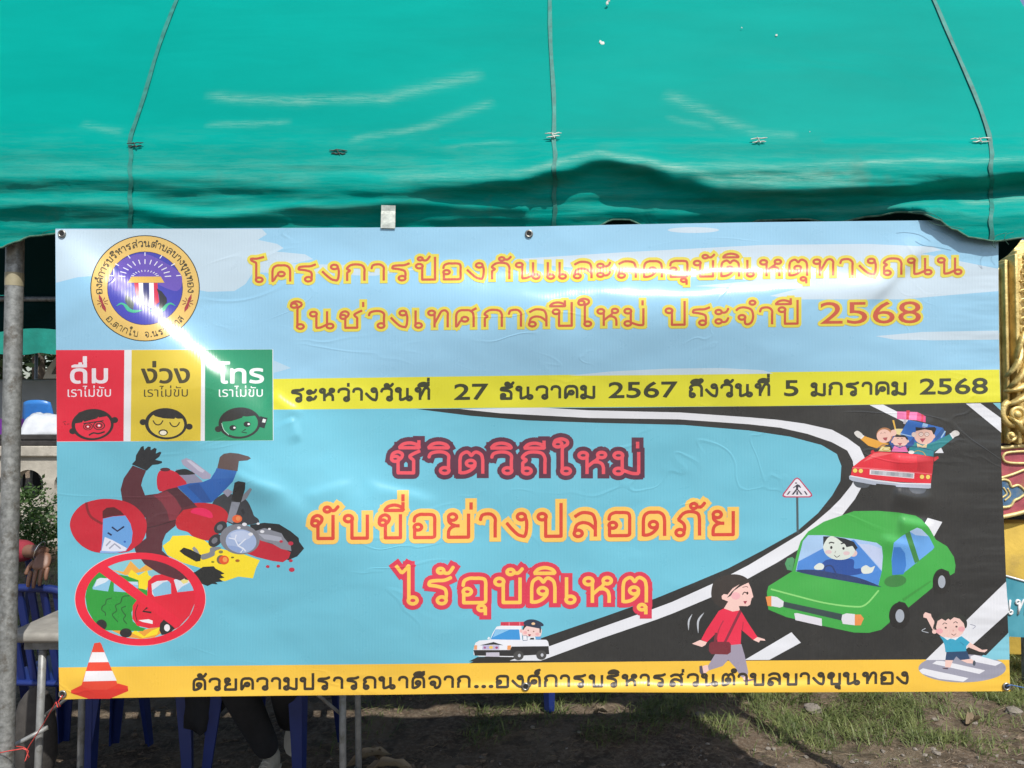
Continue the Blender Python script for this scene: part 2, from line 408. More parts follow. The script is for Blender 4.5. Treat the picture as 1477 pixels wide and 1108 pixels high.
# ---- vinyl: ink colour per face; folds and tension creases are relief in metres
def make_print_mat():
    t = NT('vinyl_print'); vec, x, y, z = t.coords()
    at = t.n('ShaderNodeAttribute'); at.attribute_name = 'ink'
    wob = t.noise(vec, 4.5, 2, .4)
    wz = t.math('MULTIPLY', t.math('SUBTRACT', wob, .5), .03)
    zz = t.math('ADD', z, wz); xx = t.math('ADD', x, wz)
    H = None
    def acc(h):
        nonlocal H
        H = h if H is None else t.math('ADD', H, h)
    # tension folds: (from, to, half width px, height in m)
    folds = [((60,318),(440,640),22.0,.66), ((330,560),(740,890),60,.22), ((590,409),(1400,401),15,.70), ((500,424),(1300,420),45,.18), ((345,395),(720,402),30,.10),
             ((1350,345),(1240,458),8,.36), ((630,989),(1330,984),5,.74), ((200,1001),(700,990),6,.15), ((330,672),(425,712),6,.3), ((520,690),(640,725),7,.25),
             ((430,715),(520,690),6,.25), ((1288,700),(1350,716),6,.5), ((1296,742),(1352,756),6,.5), ((1285,655),(1345,662),5,.45), ((1300,600),(1350,606),5,.4), ((1270,770),(1330,786),5,.35), ((90,980),(240,925),14,.12),
             ((330,640),(480,760),12,.2), ((395,560),(440,600),6,.4), ((420,600),(436,640),4,.4)]
    for (a, b, w, slope) in folds:
        A, B = P(*a, BY), P(*b, BY); dx, dz = B.x - A.x, B.z - A.z; L = math.hypot(dx, dz); dx /= L; dz /= L
        wm = w / 457.0; h = slope * 2 * wm
        rx = t.math('SUBTRACT', xx, A.x); rz = t.math('SUBTRACT', zz, A.z)
        d = t.math('ADD', t.math('MULTIPLY', rx, -dz), t.math('MULTIPLY', rz, dx))
        u = t.math('ADD', t.math('MULTIPLY', rx, dx), t.math('MULTIPLY', rz, dz))
        g = t.math('DIVIDE', 1.0, t.math('ADD', 1.0, t.math('EXPONENT', t.math('DIVIDE', d, wm * .5))))
        dw = t.math('DIVIDE', d, wm * (9 if L > .6 and w < 30 else 4)); g = t.math('MULTIPLY', g, t.math('EXPONENT', t.math('MULTIPLY', t.math('MULTIPLY', dw, dw), -1.0)))
        u1 = t.math('MULTIPLY', u, (9.0 if w == 21 else 4.0) / L, clamp=True); u2 = t.math('MULTIPLY', t.math('SUBTRACT', L, u), 2.6 / L, clamp=True)
        if w != 5: u1 = t.math('MULTIPLY', t.math('MULTIPLY', u1, u1), t.math('SUBTRACT', 3.0, t.math('MULTIPLY', u1, 2.0))); u2 = t.math('MULTIPLY', t.math('MULTIPLY', u2, u2), t.math('SUBTRACT', 3.0, t.math('MULTIPLY', u2, 2.0)))
        acc(t.math('MULTIPLY', t.math('MULTIPLY', g, h), t.math('MULTIPLY', u1, u2)))
    # slack undulation, small wrinkles, weave of the vinyl scrim
    big = t.noise(t.mapped(vec, (1, 1, 1.6)), 1.7, 2, .45); acc(t.math('MULTIPLY', big, .022))
    mid = t.noise(t.mapped(vec, (1, 1, 1.8), (0, .5, 0)), 4.2, 1.5, .4, .6); acc(t.math('MULTIPLY', mid, .0038))
    cr = t.math('ABSOLUTE', t.math('SUBTRACT', t.noise(t.mapped(vec, (.9, 1, 1.7), (0, .3, 0)), 2.4, 2, .4, 1.4), .5))
    gate = t.ramp(t.noise(vec, 1.9, 2, .5), [(.5, 0), (.62, 1)])
    acc(t.math('MULTIPLY', t.math('MULTIPLY', t.math('SUBTRACT', .02, cr, clamp=True), .03), gate))
    # horizontal puckers down the right-hand hem
    hem = t.math('MULTIPLY', t.math('SUBTRACT', x, 1.32), 6.0, clamp=True)
    acc(t.math('MULTIPLY', t.math('MULTIPLY', t.noise(t.mapped(vec, (3, 1, 16)), 1.0, 2, .5), hem), .006))
    grain = t.noise(t.mapped(vec, (420, 1, 26)), 1.0, 2, .6); acc(t.math('MULTIPLY', grain, .00022))
    sw = t.math('SINE', t.math('MULTIPLY', t.math('ADD', x, t.math('MULTIPLY', wob, .01)), 640.0)); acc(t.math('MULTIPLY', t.math('MULTIPLY', sw, grain), .00008))
    nrm = t.bump(H, 1.0, 1.0)
    inkc = t.mix(t.math('MULTIPLY', t.noise(vec, 60, 4, .7), .035), at.outputs['Color'], (.55, .55, .52))
    dust = t.ramp(t.noise(t.mapped(vec, (1, 1, .5)), 3.5, 6, .65), [(.5, 0), (.8, 1)])
    inkc = t.mix(t.math('MULTIPLY', dust, .035), inkc, (.42, .38, .31))
    rough = t.math('ADD', .22, t.math('MULTIPLY', t.noise(vec, 14, 4, .6), .14))
    t.set(Base_Color=inkc, Roughness=rough, Normal=nrm)
    t.b.inputs['Specular IOR Level'].default_value = .45
    t.b.inputs['Coat Weight'].default_value = .4; t.b.inputs['Coat Roughness'].default_value = .52
    return t.m
MAT_PRINT = make_print_mat()

banner = tag(empty('banner', (0, BY, 0)), 'large printed vinyl banner with Thai lettering and cartoon cars hung below the green canopy', 'banner')
TOP = [(80,330),(240,330),(400,329),(600,328),(763,327),(900,324),(1100,320.5),(1340,318),(1440,317)]
RIGHT = [(1440,400),(1441,500),(1443,580),(1444.5,680),(1449,780),(1452,860),(1455,930),(1457,997)]
BOT = [(1300,998),(1180,998.5),(1000,999),(860,998.5),(700,1000),(560,1002),(400,1003.5),(240,1005.5),(160,1007),(86,1009)]
LEFT = [(85,960),(84,860),(82.5,700),(81.5,560),(80.5,440)]
pr = Print()
pr.poly(TOP + RIGHT + BOT + LEFT, '98cdea')
pr.lay = 1
pr.poly([(81,505),(394,547),(394,591),(1442,581),(1443,580),(1444.5,680),(1449,780),(1452,860),(1455,930),(1455.5,951),(1000,954),(600,958),(84.8,963),(84,860),(82.5,700)], '70c4da')
sheet = pr.build('sheet', banner)
# the sheet's rear face, a hem's thickness behind
pr = Print(-60)
pr.poly(TOP + RIGHT + BOT + LEFT, 'd8dcdd')
pr.v = [Vector((v.x, .0012, v.z)) for v in pr.v]; pr.f = [tuple(reversed(f)) for f in pr.f]; pr.build('backing', banner)
# clouds
pr = Print(3)
pr.poly([(80,331),(378,330.5),(385,338),(372,346),(400,352),(409,358),(399,363),(440,367),(452,374),(420,381),(560,383),(600,389),(540,398),(365,393),(354,410),(338,420),(300,421),(262,414),(232,400),(150,397),(112,400),(81,408)], 'c3d9e6')
pr.ell(1000,332,37,4.2,'c9dce8'); pr.ell(1262+90,485,0.1,0.1,'c9dce8')
pr.poly([(740,374),(900,364),(1100,353.5),(1250,352),(1345,356),(1358,361),(1330,366),(1440,388),(1440,420),(1380,425),(1300,432),(1150,432),(1110,427),(1150,417),(1000,413),(1090,405),(900,393),(800,384)], 'c9dce8')
pr.poly([(1263,485),(1330,479),(1440,477),(1441,490),(1350,491),(1290,490)], 'c9dce8')
pr.poly([(820,542),(880,536),(960,532),(1040,531),(1100,534),(1115,539),(960,541)], 'c6dde9')
pr.poly([(395,520),(420,531),(395,538)], 'b4d3e5')
pr.build('cloud_print', banner)
# bands
pr = Print(4); pr.poly([(394,546.7),(700,542.5),(1100,537),(1441.4,533.2),(1443,581),(1100,586),(700,588.5),(394,591)], 'e6e22e'); pr.build('date_band', banner)
# road
pr = Print(5)
pr.poly([(600,590),(680,600),(760,606.5),(860,610),(985,613),(1080,621),(1140,630),(1185,642),(1207,655),(1213.5,672),(1212,694),(1200,715),(1180,740),(1150,766),(1100,794),(1050,820),(1000,841),(946,863),(870,890),(782,920),(700,947),(676,957),(1000,955),(1455.3,952),(1455,930),(1452,860),(1449,780),(1444.5,680),(1443,580),(1200,585),(900,588)], '2b2c2c')
W = 'e9ebf0'
pr.poly([(663,590),(720,596),(850,603),(980,605),(1080,612),(1125,617),(1165,626),(1200,638),(1222,650),(1230,665),(1233,690),(1228,700),(1212,720),(1197,735),(1177,752),(1156,769),(1123,789),(1080,815),(1030,841),(970,868),(946,877),(870,904),(793,932),(735,953),(780,953),(867,921),(946,894),(970,885),(1027,861),(1080,834),(1120,812),(1162,786),(1190,768),(1214,744),(1233,720),(1244,700),(1248,680),(1247,660),(1240,645),(1222,632),(1200,620),(1160,611),(1120,605.5),(1080,602),(980,595),(850,592),(780,588)], W)
pr.poly([(1254,584.3),(1274,583.8),(1300,597),(1312,606),(1306,610),(1290,602)], W)
pr.poly([(1393,582.2),(1414,581.8),(1443.5,603),(1444,624)], W)
pr.poly([(1432,581.6),(1443,581.2),(1443.2,592)], '84cbdc')
pr.poly([(1338,747),(1359,753),(1347,774),(1328,765)], W); pr.poly([(1348,653.5),(1361,653.5),(1357,645)], W)
pr.poly([(1074,952),(1109.5,951.8),(1155,927),(1141.5,912)], W)
pr.poly([(1451,839),(1452.5,860),(1455,883),(1404,929),(1370,952),(1335,952)], W)
pr.poly([(1455.2,912),(1456,951.5),(1410,951.8)], '84cbdc')
pr.build('road_print', banner)
pr = Print(9); pr.poly([(84.8,962.8),(240,961),(600,957.5),(1000,953.5),(1455.5,950.5),(1457,997),(1300,998),(1180,998.5),(1000,999),(860,998.5),(700,1000),(560,1002),(400,1003.5),(240,1005.5),(160,1007),(86,1009)], 'fccb46'); pr.build('sponsor_band', banner)

# emblem
pr = Print(11); e = (209.3, 416)
pr.ell(*e, 79, 76.6, '2a2a22', n=64); pr.ell(*e, 77.6, 75.3, 'e8c26a', n=64); pr.ell(*e, 54.6, 53.1, '3a2a50', n=48); pr.ell(*e, 53.8, 52.2, '3f3fae', n=48)
pr.poly([(170,380),(205,366),(240,380),(262,398),(255,420),(215,405),(185,398)], '6b52b6', True)
pr.poly([(160,402),(178,388),(200,392),(190,412),(166,420)], '5a48b4', True)
for k in range(13):
    a = R(180 + 180 * (k + .4) / 12.8)
    for r0, r1, w in ((.88, .99, 1.4), (.56, .72, 1.4), (.33, .40, 1.0)):
        if (k % 2 and r0 > .8): continue
        q = [(e[0] + 52*r*math.cos(a), 401 + (34 if r > .5 else 26)*r*1.08*math.sin(a)) for r in (r0, r1)]
        pr.stroke(q, w, 'eceaf4')
pr.frame(6.517, 120, 330)
pr.poly([(455,450),(730,450),(765,508),(418,508)], 'e4bb55')
pr.poly([(480,510),(522,510),(530,640),(505,650),(492,590)], 'd02a48'); pr.poly([(522,510),(564,510),(566,700),(540,690),(526,620)], 'f0f0f6')
pr.poly([(564,510),(620,510),(626,740),(566,720)], '2e3270'); pr.poly([(620,510),(664,510),(668,740),(628,745)], 'f0f0f6'); pr.poly([(664,510),(700,510),(705,600),(716,690),(672,725)], 'd02a48')
pr.poly([(690,560),(740,590),(785,650),(790,690),(740,750),(700,770),(720,700),(712,620)], '26262c'); pr.poly([(400,620),(440,640),(480,700),(470,760),(420,730),(395,680)], '4a5a55')
for sgn, bx in ((1, 310), (-1, 872)):
    pr.poly([(bx, 730), (bx+sgn*45, 695), (bx+sgn*100, 715), (bx+sgn*150, 760), (bx+sgn*250, 765), (bx+sgn*180, 790), (bx+sgn*110, 775), (bx+sgn*70, 720), (bx+sgn*40, 712)], '3cb489', True, 3)
for cx, m in ((183, 1), (985, -1)):
    pr.poly([(cx-m*35, 612), (cx-m*5, 655), (cx+m*8, 700), (cx+m*32, 745), (cx+m*32, 785), (cx-m*5, 745), (cx-m*12, 700), (cx-m*35, 655)], 'a8323a')
    for k in range(8):
        a = R(22 + k * 45); pr.stroke([(cx + 20*math.cos(a), 692 + 18*math.sin(a)), (cx + 52*math.cos(a), 692 + 46*math.sin(a))], 6, '8a2c30')
pr.T = (1, 0, 0)
text(pr, 'องค์การบริหารส่วนตำบลบางขุนทอง', 0, 190, 0, 0, 8.0, '3a3418', .55, arc=(209.3, 416, 60, 187, -6, False, 1.03))
text(pr, 'อ.ตากใบ', 0, 70, 0, 0, 7.6, '3a3418', .55, arc=(209.3, 416, 70.5, 219, 262, True, 1.03))
text(pr, 'จ.นราธิวาส', 0, 70, 0, 0, 7.6, '3a3418', .55, arc=(209.3, 416, 70.5, 270, 322, True, 1.03))
pr.build('emblem', banner, 'round gold and violet municipal emblem')

# three drive-sober panels
pr = Print(11)
pr.poly([(81,505),(394,504),(394.5,635.5),(82.2,637.5)], 'eef0f4'); panel0 = pr; pr.build('panel_ground', banner)
def panel(q, colr, t1, x0, x1, t2, xa, xb, tc, f):
    pr = Print(12); pr.poly(q, colr)
    text(pr, t1, x0, x1, 552.5, 552, 20, tc, .9, style='font'); text(pr, t2, xa, xb, 572.5, 572, 10.5, tc, .15, style='font')
    f(pr); return pr.build('warning_panel', banner)
def face_base(pr, cx, cy, tilt, colr, hair, ears):
    for ex, ey in ears: pr.ell(ex, ey, 5, 4.4, '2c2c2c')
    pr.ell(cx, cy, 30.5, 22.6, '2c2c2c', tilt, n=40); pr.ell(cx + .6, cy + .6, 25.8, 19, colr, tilt, n=40)
    pr.poly(hair, '2c2c2c')
def f_red(pr):
    face_base(pr, 133.7, 612.5, -4, 'f02c48', [(108,611),(107,603),(114,595),(124,591.5),(136,590.5),(148,592.5),(156,600),(143,602.5),(142,601),(140.5,603.5),(122,608.5),(120,606.5),(118.5,609.5)], [(105,622),(165.5,606)])
    for cx, r in ((127, 7), (143, 8.6)):
        pr.ell(cx, 615.5 - (cx > 130) * 1.5, r, r*.75, '2c2c2c')
        for k, q in enumerate((.82, .6, .4, .2)): pr.ell(cx, 615.5 - (cx > 130)*1.5, r*q, r*.75*q, ['f02c48', '2c2c2c', 'f02c48', 'ffffff'][k])
    pr.stroke([(121,611),(149,607)], 1.6, '2c2c2c'); pr.stroke([(129,627.5),(135,624.5),(142,625.5),(150.5,623)], 2.2, '2c2c2c', True)
    for a, b in (((91,609),(95,608)), ((93,611),(94.5,613)), ((97,612),(100,611.5))): pr.stroke([a, b], .9, '6a1c28')
def f_yel(pr):
    face_base(pr, 239.5, 611.3, 3, 'e8cf4a', [(215,600),(222,594),(234,589.8),(246,590),(256,593),(264,600),(268,604),(256,604),(253,602.6),(251.5,604.4),(236,603.5),(224,600.5),(219.5,597)], [(206.5,609),(273,615.5)])
    for cx, cy in ((228, 607), (252, 609.5)): pr.stroke([(cx-7, cy), (cx-4, cy+4.5), (cx, cy+6), (cx+4, cy+4.5), (cx+7, cy)], 1.7, '3a341a', True)
    pr.ell(235.5, 624, 6.8, 4.6, '3a341a'); pr.ell(235.5, 624.4, 5, 3.2, 'fff8e0')
def f_grn(pr):
    face_base(pr, 345.7, 610.3, -4, '1e9e6c', [(320,608.5),(318,603),(326,594),(338,589),(350,589.3),(362,593),(368,599.5),(356,601),(350.5,600.5),(349,602.8),(334,607.5)], [(315,619),(376,605)])
    pr.poly([(377,601),(386,603),(381.5,618),(373,615.5)], '22262a'); pr.poly([(379.5,604),(384,605.2),(382.4,610),(378,609)], 'dfe8e4')
    for cx, cy in ((336, 617.2), (356.5, 612)): pr.ell(cx, cy, 5, 4, '1e2a2a'); pr.ell(cx + 2.3, cy - .2, 1.8, 1.5, 'ffffff')
    pr.stroke([(354,619.5),(348.5,623.3),(355.5,624.5)], 1.5, '1e2a2a'); pr.stroke([(320,611),(323,620),(330,627)], .9, 'bfe8d8', True)
panel([(81,505),(179.5,505),(178.3,636.5),(82.2,637)], 'e8243f', 'ดื่ม', 102, 157, 'เราไม่ขับ', 97, 161, 'f6ecf2', f_red)['label'] = 'red warning panel with dizzy face'
panel([(190,505),(290.5,504.6),(289.5,636),(188.5,636.5)], 'e3c93c', 'ง่วง', 207, 274, 'เราไม่ขับ', 207, 272, '4a421e', f_yel)['label'] = 'yellow warning panel with sleeping face'
panel([(296,504.6),(393,504.2),(393.8,635.3),(295.5,636)], '17976a', 'โทร', 317, 380, 'เราไม่ขับ', 315, 380, 'f4f8f6', f_grn)['label'] = 'green warning panel with face holding a phone'

# crash picture
pr = Print(13); pr.frame(5.278, 230, 630)
# yellow burst
pr.poly([(25,830),(80,790),(100,755),(220,750),(330,780),(420,845),(600,880),(765,940),(735,1000),(712,1078),(600,1065),(500,1100),(400,1080),(350,1010),(180,960),(60,900)], 'ffe52e')
pr.poly([(125,250),(200,245),(265,282),(320,330),(330,345),(200,362)], '8f8ea6'); pr.poly([(120,262),(190,245),(240,262),(270,285),(150,290)], '26282c', True)
pr.poly([(0,262),(60,250),(110,262),(150,290),(210,365),(100,400),(0,415),(-20,330)], 'd0243c', True, 3)
pr.ell(44, 250, 38, 14, '5c2834')
pr.poly([(165,180),(205,162),(250,180),(395,290),(385,320),(330,325),(180,215)], 'a8a4bc'); pr.poly([(205,178),(235,180),(345,258),(330,275),(300,262)], 'c8c6d8')
pr.poly([(412,490),(500,430),(560,440),(660,480),(705,560),(720,600),(755,630),(740,660),(560,670),(420,560)], '3c3f45', True)
pr.poly([(620,560),(640,545),(650,575),(640,600)], '2c2e34')
pr.poly([(640,440),(690,390),(705,400),(665,470),(620,500)], '8a8c96'); pr.poly([(480,420),(520,395),(560,420),(520,460)], '9a98ac')
pr.poly([(135,380),(230,355),(330,345),(390,320),(440,240),(590,262),(560,340),(480,425),(400,500),(250,510),(230,470)], '1f5fae')
pr.poly([(208,375),(300,350),(400,500),(250,510),(330,498)], '1a5299'); pr.poly([(435,240),(590,262),(568,315),(400,322),(415,290)], '2a66b2')
pr.poly([(460,155),(490,130),(540,122),(600,128),(680,150),(697,165),(670,180),(605,185),(595,262),(440,240)], '5e4b48', False)
pr.poly([(125,640),(160,560),(240,510),(360,505),(460,530),(520,585),(510,660),(440,750),(370,790),(260,760),(215,725),(140,700)], 'c5202f', True)
pr.poly([(238,575),(270,545),(340,545),(395,575),(405,615),(370,615),(300,595)], 'ea1f5c', True)
# handlebar and lamp
pr.poly([(515,640),(550,495),(615,500),(560,660)], '8c909c'); pr.poly([(548,480),(572,350),(600,338),(655,348),(652,400),(620,500),(580,495)], '26282a')
pr.ell(592,625,38,30,'ee6a3a'); pr.ell(600,622,18,18,'f4945a',)
for c, r in (((465,690),55),((425,790),58)): pr.ell(c[0], c[1], r, 42, '33363c', -40); pr.ell(c[0]-5, c[1], r*.45, 20, '75777f', -50)
pr.poly([(690,670),(800,655),(910,665),(1000,720),(1060,770),(1065,800),(1102,850),(1050,910),(980,940),(800,800),(700,740)], '262a2e')
pr.poly([(755,780),(830,810),(900,830),(1000,880),(985,925),(940,955),(860,945),(740,915),(670,890)], 'c8263a')
pr.poly([(725,720),(800,695),(930,735),(950,770),(1000,830),(1005,870),(930,855),(860,815),(770,790)], '8b8f9a'); pr.poly([(755,740),(830,745),(930,765),(935,800),(860,790),(800,780)], 'aeb2c0')
pr.ell(612,780,152,115,'80838c', 6, n=36); pr.ell(622,795,117,90,'a8bce0', 6, n=36); pr.poly([(540,740),(640,715),(700,760),(600,800)], 'c2d0ec', True); pr.poly([(520,830),(600,840),(640,880),(560,870)], '93aad6', True)
for q in ([(530,770),(575,780),(600,830),(640,855),(620,880)], [(575,780),(585,748)], [(600,830),(655,780)], [(600,830),(640,850),(655,870)]): pr.stroke(q, 9, 'e6ecf8')
for cx, cy, r in ((648,667,18),(605,693,14),(752,662,12),(783,722,16),(838,702,11),(695,742,18)): pr.ell(cx, cy, r, r*.7, 'eceef4')
for cx, cy, r in ((927,797,13),(1000,812,20),(1000,943,15),(825,988,14),(905,985,14),(1008,1012,22)): pr.ell(cx, cy, r, r*.75, 'c8304a')
pr.poly([(318,900),(380,880),(390,845),(450,838),(470,850),(425,870),(415,905),(330,935)], '85898f', True); pr.poly([(250,850),(265,835),(290,860),(310,900),(280,900)], '94979c')
pr.poly([(153,870),(185,843),(240,860),(318,900),(312,945),(280,950),(190,900)], '22261e')
pr.ell(470,935,34,34,'7a6a50'); pr.ell(492,938,38,34,'ea5a2c'); pr.ell(500,935,18,20,'f6a052'); pr.ell(595,943,17,10,'b0682a'); pr.ell(557,918,12,6,'7a6a28'); pr.ell(468,876,17,11,'8c8450'); pr.ell(407,952,12,7,'8c8c2a')
pr.build('crash_picture', banner)

# no-entry disc with the wrecked cars
pr = Print(25); pr.frame(4.818, 90, 780)
c = (542, 405)
pr.ell(*c, 456, 327, 'f7c8cc', n=64); pr.ell(*c, 452, 323, 'ee2440', n=64); pr.ell(c[0]-2, c[1], 382, 277, '8cccd6', n=64)
pr.poly([(350,205),(425,215),(475,140),(535,200),(590,160),(640,200),(560,215),(440,240)], 'f2b24a'); pr.poly([(345,625),(400,605),(500,640),(600,610),(680,600),(690,640),(640,672),(545,682),(440,668)], 'f2a53e')
pr.poly([(455,240),(480,200),(530,240),(590,205),(600,240),(620,250),(585,340),(540,350)], 'fde22c'); pr.poly([(480,640),(510,620),(570,665),(620,625),(680,600),(660,650),(560,676)], 'fde22c')
pr.poly([(240,210),(330,225),(450,245),(530,275),(530,330),(560,335),(590,345),(595,385),(520,420),(480,500),(490,560),(540,600),(580,610),(560,628),(300,622),(220,560),(175,480),(160,390),(180,290)], '2c9e3c')
pr.poly([(240,270),(262,258),(335,262),(338,275),(318,352),(212,338),(210,325)], '90c8e6'); pr.poly([(240,270),(262,258),(335,262),(300,290),(222,322)], 'dbe8f2')
pr.poly([(358,290),(440,285),(525,285),(528,330),(440,358),(358,352)], '90c8e6'); pr.poly([(440,283),(525,285),(528,310),(470,300)], 'c6e0f0')
for q in ([(340,400),(308,410),(300,440),(280,455),(274,480),(298,500),(300,520)], [(465,382),(420,390),(405,430),(370,450),(378,485),(348,515),(385,562)], [(440,455),(412,470),(425,500),(440,520),(425,545),(446,575)]): pr.stroke(q, 7, '256030', True)
pr.poly([(595,280),(640,240),(720,228),(830,236),(900,262),(926,330),(922,430),(885,520),(810,600),(730,640),(680,600),(600,608),(520,590),(487,540),(490,450),(520,410),(590,385)], 'e8243c')
pr.poly([(620,300),(660,280),(730,275),(755,300),(757,368),(640,388),(625,370)], 'e2e8f2'); pr.poly([(625,345),(700,290),(740,280),(755,300),(757,368),(640,388)], '90c8e6')
pr.poly([(775,272),(800,262),(890,265),(905,275),(920,345),(800,358)], 'e2e8f2'); pr.poly([(800,350),(830,320),(905,280),(920,345),(802,358)], '90c8e6'); pr.poly([(815,270),(880,268),(870,290),(840,300)], 'f0e28a')
pr.stroke([(525,445),(508,500),(520,560)], 7, '7a1c28', True); pr.stroke([(590,465),(560,490),(615,498)], 13, '2c1a1c'); pr.poly([(530,552),(600,545),(628,555),(628,578),(560,565)], 'f4f0f2')
pr.ell(272,585,38,38,'2c2a2c'); pr.ell(442,640,42,32,'2c2a2c'); pr.poly([(705,548),(735,565),(782,608),(745,645),(690,655),(675,620),(680,575)], '2c2a2c'); pr.ell(728,605,20,25,'f4f0f2')
# ring on top, with its bar
n = 64
for i0 in (0,):
    o_ = [(c[0] + 452*math.cos(2*math.pi*i/n), c[1] + 323*math.sin(2*math.pi*i/n)) for i in range(n)]; q_ = [(c[0]-2 + 382*math.cos(2*math.pi*i/n), c[1] + 277*math.sin(2*math.pi*i/n)) for i in range(n)]
    pts = [pr.m(p) for p in o_ + q_]; tr = []
    for i in range(n): j = (i+1) % n; tr += [(i, j, n+i), (j, n+j, n+i)]
    pr.tris(pts, tr, ink('ee2440'))
pr.poly([(232,198),(298,168),(440,270),(590,385),(840,560),(790,610),(600,470),(500,400)], 'ee2440')
pr.build('forbidden_picture', banner, 'red prohibition ring over two crashed cartoon cars')
# rider
pr = Print(46); pr.frame(6.156, 90, 630)
mar = '5c2c36'
pr.poly([(625,255),(745,300),(715,370),(700,430),(735,520),(850,505),(940,465),(1020,448),(1120,540),(1200,625),(1075,650),(1010,720),(1005,790),(920,860),(890,930),(885,1010),(960,1080),(1130,1185),(1150,1220),(1050,1278),(860,1215),(730,1130),(650,1020),(640,980),(745,900),(740,720),(620,620),(535,575),(518,470),(545,370)], mar)
pr.poly([(805,520),(930,480),(1000,540),(1060,640),(1005,740),(950,745),(930,660),(880,580)], '84303e', False); pr.poly([(930,475),(1020,450),(1090,520),(1180,600),(1060,630),(1020,560)], '4e2631')
pr.stroke([(750,810),(860,785),(1005,740)], 9, '43202a', True)
pr.poly([(618,245),(650,210),(655,165),(700,90),(722,82),(728,120),(760,88),(785,90),(785,120),(820,98),(838,108),(830,150),(868,132),(880,142),(862,175),(825,205),(885,218),(886,232),(850,245),(800,250),(750,300)], '26292e')
pr.poly([(1085,1265),(1120,1215),(1180,1200),(1250,1155),(1345,1150),(1360,1170),(1400,1190),(1440,1215),(1405,1225),(1440,1250),(1395,1260),(1425,1285),(1360,1290),(1380,1310),(1330,1305),(1290,1325),(1200,1290)], '26292a')
pr.poly([(68,790),(95,690),(180,600),(300,560),(420,552),(560,575),(660,630),(735,720),(750,810),(720,910),(660,970),(560,1025),(330,1030),(200,985),(110,900)], 'cb1f36', True)
pr.stroke([(215,590),(225,650),(260,715),(350,770)], 22, '8e1a2c', True)
pr.poly([(358,725),(358,660),(395,630),(460,625),(520,660),(550,695),(450,705)], '5c2029')
pr.poly([(362,728),(450,708),(560,700),(605,770),(625,850),(615,940),(565,1015),(440,1025),(345,1018),(355,930)], '6aa4e0')
pr.poly([(378,890),(450,920),(575,990),(560,1015),(440,1020),(348,1016)], 'e2e6f4')
pr.stroke([(445,805),(490,838),(545,800)], 15, '1e2a50'); pr.stroke([(408,855),(435,872)], 15, '1e2a50'); pr.ell(555,932,10,9,'2a62b8')
pr.stroke([(425,930),(392,965)], 13, 'a4a8ba'); pr.stroke([(420,990),(465,950),(515,990)], 14, 'a4a8ba'); pr.poly([(338,1012),(440,1018),(560,1014),(480,1032),(335,1032)], '8cb4ea')
pr.build('rider_picture', banner)
# cone
pr = Print(12); pr.frame(4.818, 90, 780)
pr.poly([(60,1040),(140,1000),(390,992),(455,1010),(458,1045),(330,1098),(180,1098),(62,1060)], 'ea3c2a'); pr.poly([(62,1060),(140,1040),(400,1030),(458,1030),(458,1045),(330,1098),(200,1098)], 'e2352a')
pr.poly([(222,712),(262,706),(270,715),(385,1000),(310,1035),(200,1035),(132,1010)], 'ee4b34')
pr.poly([(207,775),(293,775),(322,843),(182,845)], 'f6f4f6'); pr.poly([(164,906),(347,904),(378,972),(146,978)], 'f6f4f6')
pr.build('cone_picture', banner)

# sign
pr = Print(12); pr.frame(9.23, 1110, 670)
pr.poly([(352,430),(382,430),(388,895),(358,895)], '4a5a60'); pr.ell(370,908,40,10,'3c464a')
pr.poly([(330,190),(365,172),(400,190),(560,385),(570,420),(535,440),(200,440),(168,420),(180,385)], 'c2486a'); pr.poly([(340,205),(366,190),(392,205),(545,395),(545,415),(520,424),(215,424),(190,412),(195,395)], 'eeeaf2')
k = '3a3a48'; pr.ell(352,248,14,9,k); pr.poly([(340,285),(370,262),(400,275),(420,310),(405,312),(385,295),(378,330),(440,400),(415,402),(368,340),(318,402),(292,402),(352,325),(350,295),(318,318),(310,310)], k)
for q in ([(262,355),(280,357),(246,404),(226,404)], [(358,355),(376,355),(380,404),(354,404)], [(455,355),(474,354),(506,402),(486,404)]): pr.poly(q, k)
pr.build('sign_picture', banner)

# green car
pr = Print(12); pr.frame(4.616, 1080, 720); g = '3fae49'
pr.poly([(1300,480),(1330,500),(1340,560),(1330,590),(1300,600),(1235,640),(1225,540),(1245,490)], '1e2420')
pr.poly([(240,430),(255,395),(290,385),(305,400),(290,478),(255,470)], '4e9c66')
pr.poly([(120,620),(130,580),(290,480),(325,340),(345,280),(395,215),(500,150),(620,108),(700,80),(860,78),(1000,90),(1110,110),(1150,135),(1200,190),(1245,270),(1320,315),(1365,385),(1376,440),(1370,490),(1340,508),(1330,480),(1280,462),(1235,500),(1222,590),(1062,722),(1040,690),(1000,680),(950,720),(938,820),(880,870),(800,890),(700,888),(500,845),(250,785),(130,735),(125,680)], g, False)
pr.poly([(395,240),(500,240),(700,265),(850,290),(885,315),(893,380),(885,480),(860,582),(600,535),(400,500),(312,480),(330,400),(360,280)], 'a8c8ee')
pr.poly([(318,470),(330,415),(500,325),(700,270),(885,480),(860,580),(600,535)], '4a8ad8'); pr.poly([(750,300),(800,300),(885,330),(890,380),(885,470),(720,290)], 'c2d0ee')
pr.poly([(400,240),(498,242),(495,320),(420,355),(335,410),(360,290)], 'a9cbee')
pr.poly([(495,420),(540,400),(690,400),(700,460),(745,462),(750,495),(640,510),(560,490),(460,470)], '1f4f9e', True)
pr.poly([(495,248),(560,248),(640,262),(700,285),(725,325),(700,345),(520,350),(495,320)], '1e2a30')
pr.ell(695,360,27,23,'e2c4c0'); pr.poly([(500,300),(530,255),(570,250),(640,300),(705,320),(700,360),(670,390),(620,404),(560,398),(515,370),(496,330)], 'dbe4da', True)
